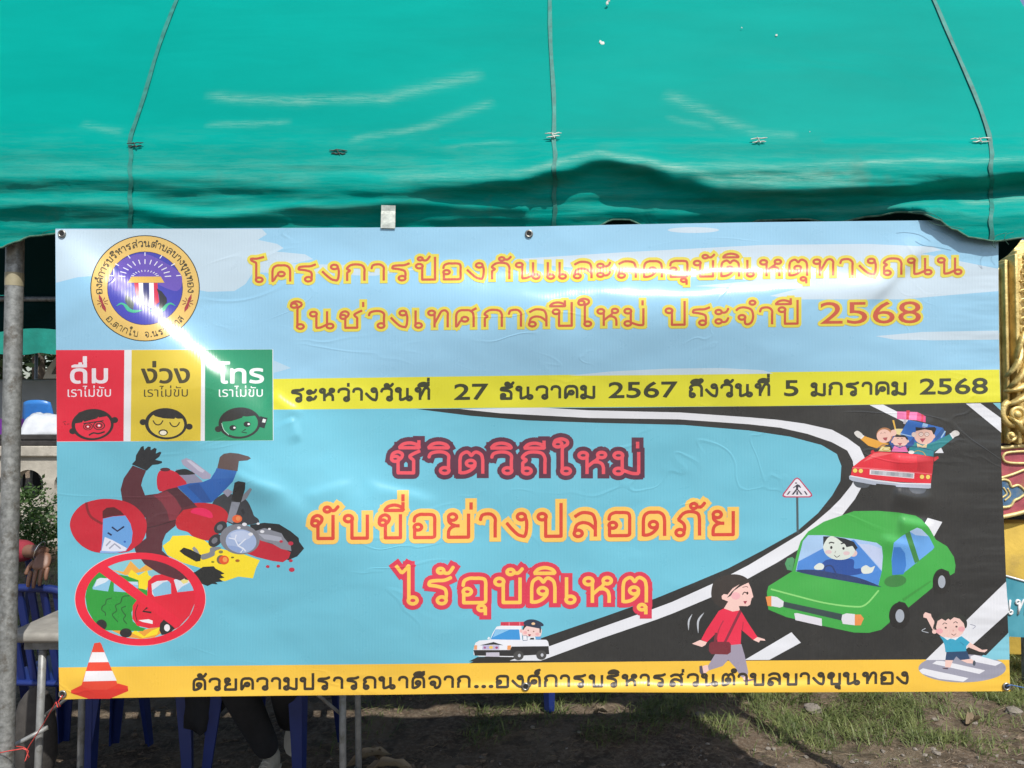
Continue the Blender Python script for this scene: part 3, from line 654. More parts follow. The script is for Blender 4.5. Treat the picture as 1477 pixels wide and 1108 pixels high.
pr.poly([(560,250),(610,258),(660,275),(720,320),(712,345),(690,312),(650,320),(640,300),(600,262)], '1e2a30')
pr.ell(530,352,22,13,'e2c6c8'); pr.ell(650,360,22,13,'e2c6c8')
pr.stroke([(535,293),(548,288),(566,292)], 8, '26282c', True); pr.stroke([(615,297),(635,292),(655,300)], 8, '26282c', True)
pr.ell(549,322,8,10,'26282c'); pr.ell(630,328,8,9,'26282c'); pr.stroke([(578,345),(573,358)], 3, '8a7a74'); pr.stroke([(570,374),(585,387),(605,375)], 4, '3a3434', True)
pr.poly([(435,450),(470,425),(500,440),(490,468),(445,468)], 'dfe6dc', True); pr.poly([(748,460),(780,440),(810,455),(838,445),(835,458),(815,490),(760,495)], 'dfe6dc', True)
pr.poly([(312,475),(430,470),(560,490),(720,520),(862,575),(855,582),(600,538),(400,502)], '1c3a6c', True, 3)
pr.stroke([(500,490),(510,450),(550,445),(580,495)], 9, '1c3a70', True)
pr.poly([(965,290),(1020,245),(1120,190),(1150,200),(1200,250),(1235,320),(1225,335),(1120,420),(1020,500),(955,505),(950,400)], '69a9ea'); pr.poly([(1070,215),(1120,190),(1150,200),(1195,248),(1110,240)], 'b4d0f2')
pr.poly([(965,320),(1010,320),(1040,360),(1048,440),(1030,500),(955,505),(952,410)], '3a80d0', False); pr.poly([(1040,232),(1072,215),(1135,410),(1105,428)], '3d8a44')
pr.ell(975,545,74,40,'3a8340', -6)
pr.stroke([(150,600),(300,640),(500,690),(700,716),(780,700),(862,610)], 11, '8fdc7c', True)
pr.poly([(1020,665),(1210,540),(1215,550),(1030,680)], '3a9a40')
pr.poly([(225,680),(620,765),(618,808),(232,718)], '33484a')
pr.poly([(112,650),(150,645),(152,715),(125,710)], 'ee9650'); pr.poly([(150,645),(190,652),(232,680),(228,715),(205,722),(150,712)], 'e6e6ec'); pr.poly([(622,770),(650,760),(705,765),(705,840),(625,830),(616,800)], 'e6e6ec'); pr.poly([(705,768),(745,768),(765,795),(745,840),(705,840)], 'ee9650')
pr.poly([(302,760),(320,758),(485,795),(487,845),(310,805)], 'e8e6ee')
for cx, cy, rx, ry in ((1282,548,58,84),(1003,775,70,88)): pr.ell(cx, cy, rx, ry, '1d201e'); pr.ell(cx+2, cy+2, rx*.42, ry*.5, 'aab2bc')
pr.build('green_car_picture', banner)

# family car
pr = Print(12); pr.frame(7.774, 1210, 580); r = 'e62a3c'; sk = 'f0c4b4'
pr.poly([(730,190),(760,195),(745,250),(720,240)], 'c8c4cc')
pr.poly([(598,205),(618,202),(640,300),(668,320),(650,345),(610,330),(625,305)], 'e8b84a'); pr.poly([(620,300),(720,300),(690,370),(640,360)], 'e8d89a')
pr.poly([(685,360),(775,200),(900,225),(1165,290),(1195,345),(1180,400),(1100,440),(1060,500),(800,450)], '2a6cc0'); pr.poly([(945,235),(1000,250),(990,280),(930,275)], '9cc4ea'); pr.stroke([(690,355),(800,382),(830,378)], 10, 'a8cdee'); pr.poly([(1165,290),(1195,345),(1080,440),(1075,400)], '1f5a9c'); pr.stroke([(1190,330),(1148,395)], 14, 'a6d0f0')
pr.poly([(652,105),(880,112),(972,160),(970,230),(870,205),(650,190)], 'f07ab0'); pr.poly([(880,112),(972,160),(970,230),(870,205)], 'd8427a'); pr.poly([(755,95),(795,95),(782,198),(755,195)], 'd02a44'); pr.poly([(925,135),(950,145),(940,222),(920,218)], 'd02a44')
for cx, cy in ((255, 925), (880, 990)): pr.poly([(cx-85,cy-40),(cx+90,cy-40),(cx+75,cy+25),(cx,cy+38),(cx-65,cy+20)], '50565e', True)
pr.poly([(850,450),(1000,470),(1080,440),(1240,360),(1285,405),(1150,510),(1070,550),(1060,600),(780,570),(790,510)], '11888f')
pr.poly([(1240,355),(1258,345),(1290,400),(1275,412)], 'eceef0'); pr.poly([(1258,350),(1290,320),(1325,322),(1350,345),(1345,370),(1310,385),(1285,392)], 'e0ddd8', True)
pr.poly([(560,380),(620,370),(700,430),(800,440),(850,380),(840,480),(760,520),(600,520),(555,440)], '23509a')
pr.poly([(280,380),(400,420),(560,470),(500,500),(430,520),(330,490),(240,415)], 'eaa83c'); pr.poly([(232,405),(270,370),(285,380),(250,415)], 'eceef0'); pr.poly([(170,345),(205,322),(240,340),(268,372),(235,405),(195,385)], 'e0ddd8', True)
pr.ell(512,372,92,86,'b47a50'); pr.ell(505,382,82,76,sk); pr.ell(612,345,34,36,sk); pr.poly([(490,400),(545,395),(530,435),(505,425)], 'a84a50'); pr.ell(590,375,14,10,sk)
for cx, cy in ((475,350),(512,345)): pr.stroke([(cx-10,cy+6),(cx,cy-6),(cx+10,cy+4)], 3, '6a3c3c', True)
pr.ell(955,380,112,95,sk); pr.poly([(858,282),(960,290),(1020,282),(1075,280),(1092,300),(1062,375),(1040,320),(960,305),(862,325)], '1c2026'); pr.ell(1062,385,16,22,sk)
for cx in (920, 985): pr.ell(cx,362,27,24,'5a3436'); pr.ell(cx,362,23,20,'f6ded4'); pr.stroke([(cx-9,365),(cx,356),(cx+9,364)], 3, '4a3030')
pr.poly([(905,410),(975,405),(935,455)], 'b0505c'); pr.ell(840,365,26,28,'e6cfc4'); pr.poly([(870,460),(935,490),(990,465),(980,510),(880,510)], 'ead0a0')
pr.ell(685,435,88,66,sk); pr.ell(600,445,16,14,sk); pr.ell(770,440,16,14,sk); pr.poly([(615,385),(640,372),(735,370),(775,405),(765,430),(740,395),(640,392)], '1c2026')
for cx in (662, 705): pr.stroke([(cx-9,412),(cx,404),(cx+9,411)], 4, '3a2a2a', True)
pr.poly([(655,462),(710,460),(685,488)], 'b0505c')
pr.poly([(620,490),(680,515),(745,490),(775,560),(585,555)], 'ee7ab4'); pr.poly([(440,550),(480,500),(570,505),(580,555)], 'eadb9c'); pr.ell(530,530,46,20,'c8a848'); pr.ell(530,530,34,12,'efe0a4')
pr.stroke([(430,520),(490,480),(900,505),(1060,545),(1058,610)], 7, '2a4a78'); pr.poly([(790,540),(880,515),(1058,545),(1058,612),(780,570)], '2a8c98'); pr.stroke([(845,560),(880,545),(940,560),(970,600)], 8, 'c8a040', True); pr.ell(810,563,34,20,'e8e4de')
pr.poly([(360,545),(385,535),(400,560),(355,575)], 'd02a3c'); pr.poly([(1065,620),(1110,605),(1118,630),(1065,668)], 'd8303c')
pr.poly([(150,730),(250,650),(385,565),(440,555),(700,570),(900,590),(1062,618),(1055,700),(1040,820),(1028,915),(600,890),(260,850),(130,830),(140,780)], r); pr.poly([(865,600),(1062,618),(1045,808),(870,770),(880,690)], 'cc2434')
pr.poly([(150,730),(400,740),(1042,805),(1040,815),(400,752),(148,742)], 'f06a74'); pr.poly([(268,672),(390,575),(470,565),(610,575),(400,620)], 'f2686a')
pr.poly([(345,755),(845,795),(840,858),(342,812)], 'f2e6ea'); pr.poly([(360,765),(832,803),(828,850),(358,808)], 'b4b6bc')
for i in range(5): pr.poly([(400+i*90,772+i*7),(445+i*90,776+i*7),(440+i*90,815+i*7),(398+i*90,811+i*7)], 'c8ccd2' if i % 2 else '9ca6ac')
for cx, cy in ((180,768),(244,772),(930,838),(997,840)): pr.ell(cx,cy,28,28,'a83a2a'); pr.ell(cx,cy,24,24,'f8d86a')
pr.poly([(112,830),(130,822),(400,870),(700,905),(1030,912),(1028,965),(1000,970),(640,950),(630,935),(420,915),(410,930),(370,925),(150,885),(115,865)], 'b4bccc'); pr.poly([(112,830),(130,822),(400,870),(700,905),(1030,912),(1030,925),(700,918),(400,885)], 'e4e6ee')
pr.build('family_car_picture', banner)

# police car
pr = Print(12); pr.frame(9.23, 660, 880)
pr.poly([(150,684),(265,625),(760,612),(760,640),(680,676),(400,690)], '2c2c2a')
pr.poly([(575,160),(900,155),(900,210),(572,210)], 'd43a52'); pr.poly([(680,165),(692,165),(692,208),(680,208)], 'f08a98'); pr.poly([(822,160),(834,160),(834,208),(822,208)], 'f08a98')
pr.poly([(395,385),(410,355),(432,365),(425,395)], 'eef2f6')
pr.poly([(520,220),(580,208),(850,210),(860,400),(430,400),(470,300)], 'eef2f8')
pr.poly([(505,258),(820,258),(835,398),(440,390)], '3c98dc'); pr.poly([(505,262),(690,262),(470,362)], '8cc8ee')
pr.poly([(225,470),(240,435),(290,405),(420,395),(840,395),(1180,395),(1205,420),(1222,500),(1218,585),(880,605),(740,625),(300,618),(215,600),(212,530)], 'eef0f6')
pr.poly([(1040,340),(1110,340),(1112,392),(1040,392)], '6aa8d8'); pr.poly([(930,360),(1030,350),(1040,392),(930,395)], 'f0f2f6'); pr.poly([(960,392),(970,370),(1018,368),(1018,394)], '2a2c34')
pr.ell(848,278,20,24,'f0c0bc'); pr.poly([(862,270),(900,215),(990,205),(1110,240),(1108,340),(1050,352),(900,350),(862,330)], 'f4d2cc', True); pr.poly([(865,260),(885,200),(930,205),(900,230),(880,262)], '2c2420'); pr.poly([(1090,240),(1112,245),(1105,305),(1092,300)], '2c2420')
pr.ell(900,300,26,20,'f0b4b4'); pr.ell(1060,320,26,20,'f0b4b4')
pr.poly([(880,165),(930,130),(1010,125),(1090,150),(1140,185),(1142,210),(1110,218),(1105,245),(1000,228),(900,205)], '2c3850', True); pr.ell(1008,181,25,17,'f2c89a')
pr.ell(940,270,9,9,'8a5a48'); pr.ell(1012,284,9,9,'8a5a48'); pr.poly([(940,320),(980,325),(962,350),(945,342)], 'a03c48')
pr.poly([(862,340),(925,338),(932,405),(868,410)], '7c88a0'); pr.poly([(872,345),(918,344),(924,398),(874,400)], 'f0f2f8')
pr.poly([(290,470),(480,425),(610,468),(480,460)], '2c2e30'); pr.poly([(335,468),(555,468),(555,525),(330,525)], 'c0b8d8'); pr.ell(445,497,27,20,'f2cc66'); pr.ell(363,500,15,14,'a85088'); pr.ell(520,500,18,15,'a8486c')
pr.poly([(222,470),(262,468),(258,528),(220,525)], 'f0a87a'); pr.poly([(665,472),(712,470),(710,520),(690,530),(660,525)], 'f0a060')
pr.poly([(212,532),(700,532),(720,485),(1212,480),(1220,585),(740,612),(230,605)], '2c2c2e'); pr.poly([(380,565),(555,562),(560,622),(378,618)], 'c8c4d2')
for cx, cy in ((812,605),(1115,598)): pr.ell(cx,cy,68,62,'4a4a4a'); pr.ell(cx+10,cy,19,22,'c8ccd2')
pr.build('police_car_picture', banner)

# walking woman
pr = Print(12); pr.frame(5.54, 970, 800)
pr.poly([(310,290),(330,220),(390,175),(480,157),(560,170),(615,215),(600,290),(500,330),(470,400),(420,430),(350,400),(315,350)], '38322f', True)
pr.poly([(440,320),(480,270),(540,235),(605,220),(628,270),(646,338),(632,350),(620,400),(600,412),(560,418),(530,412),(540,450),(480,455),(410,430),(445,375),(395,355),(392,330),(410,315)], 'fad0c6'); pr.poly([(435,345),(470,300),(560,215),(600,200),(615,220),(560,245),(530,262),(490,290),(465,330)], '38322f')
pr.ell(505,330,36,30,'f6b8bc'); pr.poly([(565,372),(597,370),(580,398)], 'a83c50'); pr.stroke([(560,318),(575,300),(600,312)], 8, '3c2826', True); pr.stroke([(560,262),(590,255),(602,262)], 5, '6a4038', True); pr.ell(598,308,8,12,'3c2826'); pr.poly([(530,410),(600,412),(560,422)], '38322f')
pr.poly([(280,895),(340,795),(360,785),(470,715),(550,715),(575,800),(605,940),(590,985),(565,985),(540,970),(500,900),(445,840),(400,890),(290,925)], 'a59cae')
pr.poly([(370,450),(410,430),(480,455),(540,445),(555,465),(600,540),(678,658),(645,682),(590,635),(550,600),(545,715),(440,725),(358,695),(355,620),(275,700),(228,680),(270,600)], 'ef2f50')
pr.stroke([(405,530),(370,600),(350,680)], 9, 'b22c48', True); pr.stroke([(565,540),(558,600)], 6, 'b22c48'); pr.poly([(535,440),(552,455),(430,700),(408,700)], '8e2c42'); pr.poly([(340,620),(355,640),(350,700),(328,700)], '7a2c3c')
pr.poly([(155,712),(220,682),(275,700),(262,722),(235,738),(205,728)], 'fad0c6'); pr.poly([(645,682),(678,658),(735,675),(742,688),(700,685),(690,702)], 'fad0c6')
pr.poly([(292,715),(310,697),(450,697),(466,715),(466,780),(440,798),(310,795),(290,770)], '7c2c38')
pr.poly([(240,890),(280,880),(290,925),(245,962)], 'fad0c6'); pr.poly([(215,890),(235,886),(250,960),(238,975),(215,935)], '5c5468'); pr.poly([(560,985),(600,960),(612,1000),(580,1010)], 'fad0c6'); pr.poly([(560,1005),(660,990),(665,1000),(580,1018)], '7a5470')
pr.stroke([(155,480),(130,530),(128,600)], 14, 'c6cbd2', True, True); pr.stroke([(248,468),(205,530),(205,622)], 16, 'c6cbd2', True, True)
pr.build('woman_picture', banner)

# boy on the crossing
pr = Print(12); pr.frame(7.384, 1300, 860)
pr.ell(648, 768, 466, 150, 'a0a0b0', n=48)
pr.poly([(330,718),(375,688),(440,690),(893,790),(830,828)], 'ecedf2'); pr.poly([(190,790),(230,768),(715,872),(660,910),(400,880),(220,825)], 'ecedf2'); pr.poly([(735,640),(780,625),(900,655),(1072,705),(1000,742),(740,690)], 'ecedf2')
pr.poly([(700,560),(800,520),(1000,420),(1130,400),(900,630),(700,590)], '2b2c2c'); pr.lay -= 1
pr.poly([(235,195),(255,170),(315,190),(320,215),(350,265),(350,350),(335,360),(270,235),(235,225)], 'f7cfc4')
pr.poly([(340,350),(350,290),(400,215),(500,170),(600,180),(680,230),(700,300),(670,340),(520,260),(400,300)], '303430', True); pr.ell(352,378,25,22,'f7cfc4')
pr.poly([(368,330),(385,265),(430,240),(470,262),(500,238),(520,255),(560,225),(620,240),(665,290),(678,345),(650,400),(600,440),(500,455),(430,430),(385,395)], 'f7cfc4')
pr.ell(405,372,38,28,'f4b0b4'); pr.ell(640,350,36,28,'f4b0b4'); pr.ell(472,336,12,10,'4a3434'); pr.ell(586,324,12,10,'4a3434')
pr.stroke([(440,300),(460,284),(485,295)], 7, '3c302c', True); pr.stroke([(555,285),(578,272),(598,285)], 7, '3c302c', True); pr.stroke([(535,402),(558,416),(580,400)], 6, '5a3030', True); pr.ell(552,368,7,7,'e09c94')
pr.poly([(468,680),(550,680),(520,760),(465,755)], 'f7cfc4'); pr.poly([(630,680),(720,660),(765,680),(765,718),(700,712)], 'f7cfc4'); pr.ell(775,712,15,28,'4a5460'); pr.poly([(432,762),(500,762),(495,778),(450,774)], '5a4450')
pr.poly([(480,590),(700,585),(728,668),(630,680),(585,640),(555,682),(468,680)], '28486c')
pr.poly([(405,420),(450,440),(560,460),(640,425),(728,490),(690,535),(690,585),(470,595),(460,520),(440,470)], '38aacb'); pr.poly([(440,432),(530,445),(490,468)], 'eef2f6'); pr.poly([(530,445),(620,432),(575,468)], 'eef2f6'); pr.stroke([(630,492),(665,520)], 6, '1f7ca0')
pr.poly([(728,492),(780,525),(860,572),(915,565),(912,578),(885,598),(830,590),(700,538)], 'f7cfc4')
pr.stroke([(255,343),(218,368),(285,388)], 8, 'b4bac2', True); pr.stroke([(735,300),(788,318),(762,345)], 7, '9a9cb0', True)
pr.build('boy_picture', banner)

# lettering, one part for each line
def line(name, *a, **k):
    lay = k.pop('lay', 60); pr = Print(lay); text(pr, *a, **k)
    for w in sorted(set(pr.w)):
        q = Print(); q.v = pr.v; q.f = [f for f, i in zip(pr.f, pr.w) if i == w]; q.c = [c for c, i in zip(pr.c, pr.w) if i == w]
        use = sorted({i for f in q.f for i in f}); mp = {i: n for n, i in enumerate(use)}; q.v = [pr.v[i] for i in use]; q.f = [tuple(mp[i] for i in f) for f in q.f]; q.build(name, banner)
line('title_lettering', 'โครงการป้องกันและลดอุบัติเหตุทางถนน', 363, 1391, 407, 395.5, 24, 'c9543a', 1.7, 5.6, 'e4d548')
line('title_lettering', 'ในช่วงเทศกาลปีใหม่ ประจำปี 2568', 421, 1328, 474.5, 466, 25, 'c9543a', 1.7, 5.6, 'e4d548')
line('date_lettering', 'ระหว่างวันที่  27 ธันวาคม 2567 ถึงวันที่ 5 มกราคม 2568', 421, 1424, 579, 567.5, 17.5, '383c22', 2.0)
line('slogan_lettering', 'ชีวิตวิถีใหม่', 566, 927, 683, 684, 32, 'ee5462', 2.4, 8.6, '5c2c44', lay=60)
TRACK = 32
line('slogan_lettering', 'ขับขี่อย่างปลอดภัย', 451, 1068, 778, 772, 35, 'dc4838', 2.45, 8.4, 'fccc64', lay=64)
TRACK = 22
line('slogan_lettering', 'ไร้อุบัติเหตุ', 579, 939, 871, 869, 37, 'fbcc5a', 2.5, 8.6, 'de3a54', lay=68)
line('sponsor_lettering', 'ด้วยความปรารถนาดีจาก...องค์การบริหารส่วนตำบลบางขุนทอง', 279, 1312, 995.5, 986, 16.5, '38301a', 1.95)
bpy.data.objects.remove(_to); bpy.data.curves.remove(_tc)
# ================================================================ setting: ground
def interp(tab, x):
    for (a, va), (b, vb) in zip(tab, tab[1:]):
        if x <= b: t = max(0, (x - a) / (b - a)); t = t*t*(3-2*t); return va + (vb - va) * t
    return tab[-1][1]
def fbm(x, y, s, o=4, seed=0):
    v = 0; a = 1
    for k in range(o): v += a * noise.noise(Vector((x*s + seed, y*s + 3.1*seed, seed))); s *= 2.1; a *= .5
    return v
def gz(x, y): return .035*fbm(x, y, .8, 2, 5) + .018*fbm(x, y, 4.5, 3, 2) + .006*fbm(x, y, 26, 2, 9) - .02
def make_dirt():
    t = NT('dirt_ground'); vec, x, y, z = t.coords()
    c = t.ramp(t.noise(vec, 2.2, 6, .65), [(.3, (.10, .068, .044)), (.5, (.19, .137, .092)), (.72, (.31, .24, .165))])
    c = t.mix(t.ramp(t.noise(vec, 45, 5, .75), [(.46, 0), (.60, .8)]), c, (.32, .26, .19))
    c = t.mix(t.ramp(t.noise(vec, 11, 5, .6), [(.5, 0), (.62, .6)]), c, (.07, .055, .038))
    c = t.mix(t.ramp(t.noise(vec, .9, 4, .6), [(.55, 0), (.75, .35)]), c, (.07, .085, .035))
    t.set(Base_Color=c, Roughness=.95, Normal=t.bump(t.noise(vec, 40, 7, .8), 1.0, .03)); t.b.inputs['Specular IOR Level'].default_value = .2
    return t.m
M_DIRT = make_dirt()
def ground():
    v = []; f = []
    xs = list(np.concatenate([-np.geomspace(400, 4.2, 14), np.arange(-4, 4.3, .035), np.geomspace(4.5, 400, 14)]))
    ys = list(np.concatenate([-np.geomspace(60, .5, 6), np.arange(0, 2.6, .3), np.arange(2.6, 4.4, .03), np.arange(4.45, 9, .12), np.geomspace(9.5, 900, 16)]))
    for yy in ys:
        for xx in xs: v.append((xx, yy, gz(xx, yy) if abs(xx) < 12 and yy < 20 else -.03))
    n = len(xs)
    for j in range(len(ys)-1):
        for i in range(n-1): f.append((j*n+i, j*n+i+1, (j+1)*n+i+1, (j+1)*n+i))
    return pydata('ground', v, f, M_DIRT, None, True)
tag(ground(), kind='structure')

# ---------------------------------------------------------------- the green canopy
def make_tarp():
    t = NT('green_tarpaulin'); vec, x, y, z = t.coords()
    c = t.ramp(t.noise(t.mapped(vec, (.6, 1, 2)), 1.6, 5, .6), [(.25, (.0002, .215, .180)), (.75, (.0004, .280, .236))])
    # chalky abrasions where the cloth has rubbed on its frame; painted fold-crest highlights
    tot = None
    streaks = [((300,136),(440,147),7,1), ((430,147),(560,138),8,1), ((550,140),(690,105),9,1), ((300,178),(415,175),5,.8), ((115,178),(175,190),5,.6),
               ((510,203),(600,184),5,.9), ((595,186),(710,148),7,.9), ((965,135),(1085,190),9,.9), ((965,168),(1030,185),5,.5), ((1080,190),(1150,193),6,.7),
               ((640,213),(740,205),3,.6), ((0,243),(700,246),12,.35), ((560,262),(740,255),7,.8), ((740,256),(860,228),5,1.9), ((860,228),(950,243),5,1.9), ((950,246),(1040,268),6,1.8), ((1040,262),(1240,264),12,1.7),
               ((930,246),(1290,240),5,.8), ((1200,240),(1477,234),4,1.6), ((1150,306),(1330,302),4,.35), ((1380,296),(1480,288),6,1.3), ((280,262),(460,262),6,.4), ((300,306),(560,300),4,.4), ((0,290),(330,296),5,.3)]
    wob = t.noise(t.mapped(vec, (3, 3, 3)), 1.5, 3, .5, col=True); spw = t.n('ShaderNodeSeparateXYZ'); t.L(wob, spw.inputs[0])
    xx = t.math('ADD', x, t.math('MULTIPLY', t.math('SUBTRACT', spw.outputs[0], .5), .05)); zz = t.math('ADD', z, t.math('MULTIPLY', t.math('SUBTRACT', spw.outputs[2], .5), .035))
    for (a, b, w, k) in streaks:
        A, B = (P(p[0], p[1], 2.42 if p[1] > 205 else 2.42 + (205 - p[1]) * .00125) for p in (a, b)); dx, dz = B.x-A.x, B.z-A.z; L = math.hypot(dx, dz); dx /= L; dz /= L
        rx = t.math('SUBTRACT', xx, A.x); rz = t.math('SUBTRACT', zz, A.z - 2.4)
        d = t.math('DIVIDE', t.math('ADD', t.math('MULTIPLY', rx, -dz), t.math('MULTIPLY', rz, dx)), w * 1.15 / 457.0)
        u = t.math('DIVIDE', t.math('ADD', t.math('MULTIPLY', rx, dx), t.math('MULTIPLY', rz, dz)), L)
        e = t.math('ABSOLUTE', t.math('SUBTRACT', u, .5))
        e = t.math('SUBTRACT', 3.4, t.math('MULTIPLY', e, 6.0), clamp=True)
        g = t.math('MULTIPLY', t.math('MULTIPLY', t.math('EXPONENT', t.math('MULTIPLY', t.math('MULTIPLY', d, d), -1.0)), e), k)
        tot = g if tot is None else t.math('ADD', tot, g)
    fib = t.ramp(t.noise(t.mapped(vec, (5, 5, 60)), 2.0, 6, .8), [(.4, .1), (.62, 1)])
    front = t.math('MULTIPLY', t.math('SUBTRACT', .8, y), 4.0, clamp=True)
    m = t.math('MULTIPLY', t.math('MULTIPLY', t.math('MULTIPLY', tot, fib), .24), front, clamp=True)
    c = t.mix(m, c, (.36, .50, .40))
    c = t.mix(t.math('MULTIPLY', t.math('MULTIPLY', t.ramp(t.noise(t.mapped(vec, (2, 2, 16)), 2.4, 6, .75), [(.45, 0), (.7, 1)]), t.math('MULTIPLY', t.math('SUBTRACT', .10, z), 6.0, clamp=True)), .22), c, (.13, .30, .23))
    st = t.ramp(t.noise(t.mapped(vec, (1, 1, 1)), 5, 5, .6), [(.62, 0), (.74, 1)])
    low = t.math('MULTIPLY', t.math('SUBTRACT', .06, z), 5.0, clamp=True)
    c = t.mix(t.math('MULTIPLY', t.math('MULTIPLY', st, low), .35), c, (.10, .13, .09))
    low2 = t.math('MULTIPLY', t.math('SUBTRACT', .05, z), 5.0, clamp=True)
    h = t.math('ADD', t.math('MULTIPLY', t.noise(t.mapped(vec, (1.2, 1.2, 12)), 2.0, 3, .5, .4), t.math('MULTIPLY', .0065, t.math('ADD', .06, low2))), t.math('MULTIPLY', t.noise(t.mapped(vec, (1, 1, 2.4)), 330, 2, .6), .0006))
    h = t.math('ADD', h, t.math('MULTIPLY', t.noise(t.mapped(vec, (.5, .5, 1.8), (0, .35, 0)), 2.2, 2.5, .5, .9), .011))
    nrm = t.bump(h, .8, 1.0)
    geo = t.n('ShaderNodeNewGeometry'); c = t.mix(geo.outputs['Backfacing'], c, (.004, .030, .030))  # inside face coloured darker to stand for the shade under the canopy
    t.set(Base_Color=c, Roughness=.5, Normal=nrm); t.b.inputs['Specular IOR Level'].default_value = .03
    tr = t.n('ShaderNodeBsdfTranslucent'); t.L(c, tr.inputs[0]); mx = t.n('ShaderNodeMixShader'); mx.inputs[0].default_value = .012
    t.L(t.b.outputs[0], mx.inputs[1]); t.L(tr.outputs[0], mx.inputs[2]); t.L(mx.outputs[0], t.out.inputs[0])
    return t.m
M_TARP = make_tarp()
M_SEAM = simple('welded_seam', (.006, .150, .122), .6, var=.4, scale=26)
M_HEM = simple('frayed_hem', (.05, .13, .09), .8, var=.5, scale=60)
M_PIPE = simple('galvanised_steel', (.27, .28, .27), .5, .45, .4, 60, .0006, 160, dirt=(.13, .12, .10))
R1 = [(-200,276),(150,272),(300,272),(450,280),(560,280),(640,272),(740,262),(800,247),(870,229),(920,240),(980,262),(1040,273),(1150,275),(1300,268),(1400,258),(1477,250),(1700,250)]
R0 = [(-200,255),(350,262),(740,262),(800,250),(870,235),(930,240),(1000,246),(1150,241),(1300,240),(1477,233),(1700,233)]
R2 = [(-200,300),(150,296),(300,312),(450,300),(600,294),(700,300),(860,306),(1000,308),(1150,306),(1300,304),(1400,296),(1477,288),(1700,290)]
EG = [(-300,362),(0,358),(20,350),(45,341),(88,337),(110,352),(500,356),(820,352),(858,328),(885,317),(905,317),(930,326),(950,346),(1050,346),(1095,318),(1160,316),(1200,322),(1260,312),(1300,306),(1330,308),(1350,316),(1375,331),(1400,343),(1435,348),(1477,343),(1560,338),(1700,338)]  # hem partly lowered, unseen behind the banner, to keep sun off the ground
def rid(d, w1, w2): return math.exp(-(d/(w1 if d < 0 else w2))**2)
def depth(px, row):
    a = min(1, max(0, (row - 205) / 50)); a = a*a*(3-2*a)
    dd = max(0, row - 205)/457.0; Y = 2.425 - .012*a - .45*dd*math.exp(-dd/.05)
    r1, r0, r2, e = (interp(q, px) for q in (R1, R0, R2, EG))
    Y -= .036*rid(row - r1 + 5, 26, 18) * (.18 + .82*min(1, max(0, (px - 330)/420)))
    Y -= .012*rid(row - r0, 12, 9)
    Y -= .020*rid(row - r2, 9, 12) * (1 if px < 760 else .35 + .65*min(1, max(0, (px-1280)/110)))
    b = min(1, max(0, (row - r1) / max(20, e - r1))); Y += .044*b*(.45 + .55*min(1, max(0, (px - 300)/450)))
    rt = min(1, max(0, (px - 1250) / 140)); rt = rt*rt*(3-2*rt)
    Y += rt*.040*min(1, max(0, (row - r1)/20)) - rt*.225*(lambda q: q*q*(3-2*q))(min(1, max(0, (row - r1 - 16)/max(10, (e - r1)*.85 - 16))))
    Y += (.004*fbm(px*.01, row*.05, 1, 3, 4) + .007*fbm(px*.0035, row*.075, 1, 3, 8)) * a
    return max(Y, 2.362) if px < 1322 or b < .5 else (Y if Y > 2.318 else 2.318 - .3*math.tanh((2.318 - Y)/1.5)*.2)
DEEP, H0 = 1.7, 1.9
P205 = P(738, 205, 2.425)
def dome(q):     # q: distance back from the eave -> rise
    q = min(q, 2*DEEP - q); return H0*(1 - (1 - q/DEEP)**2)
canopy = tag(empty('canopy', (0, 2.42, 2.4)), 'large green tarpaulin marquee roof with darker welded seams and sagging front edge', 'canopy')
LX, RX = -4.4, 2.02
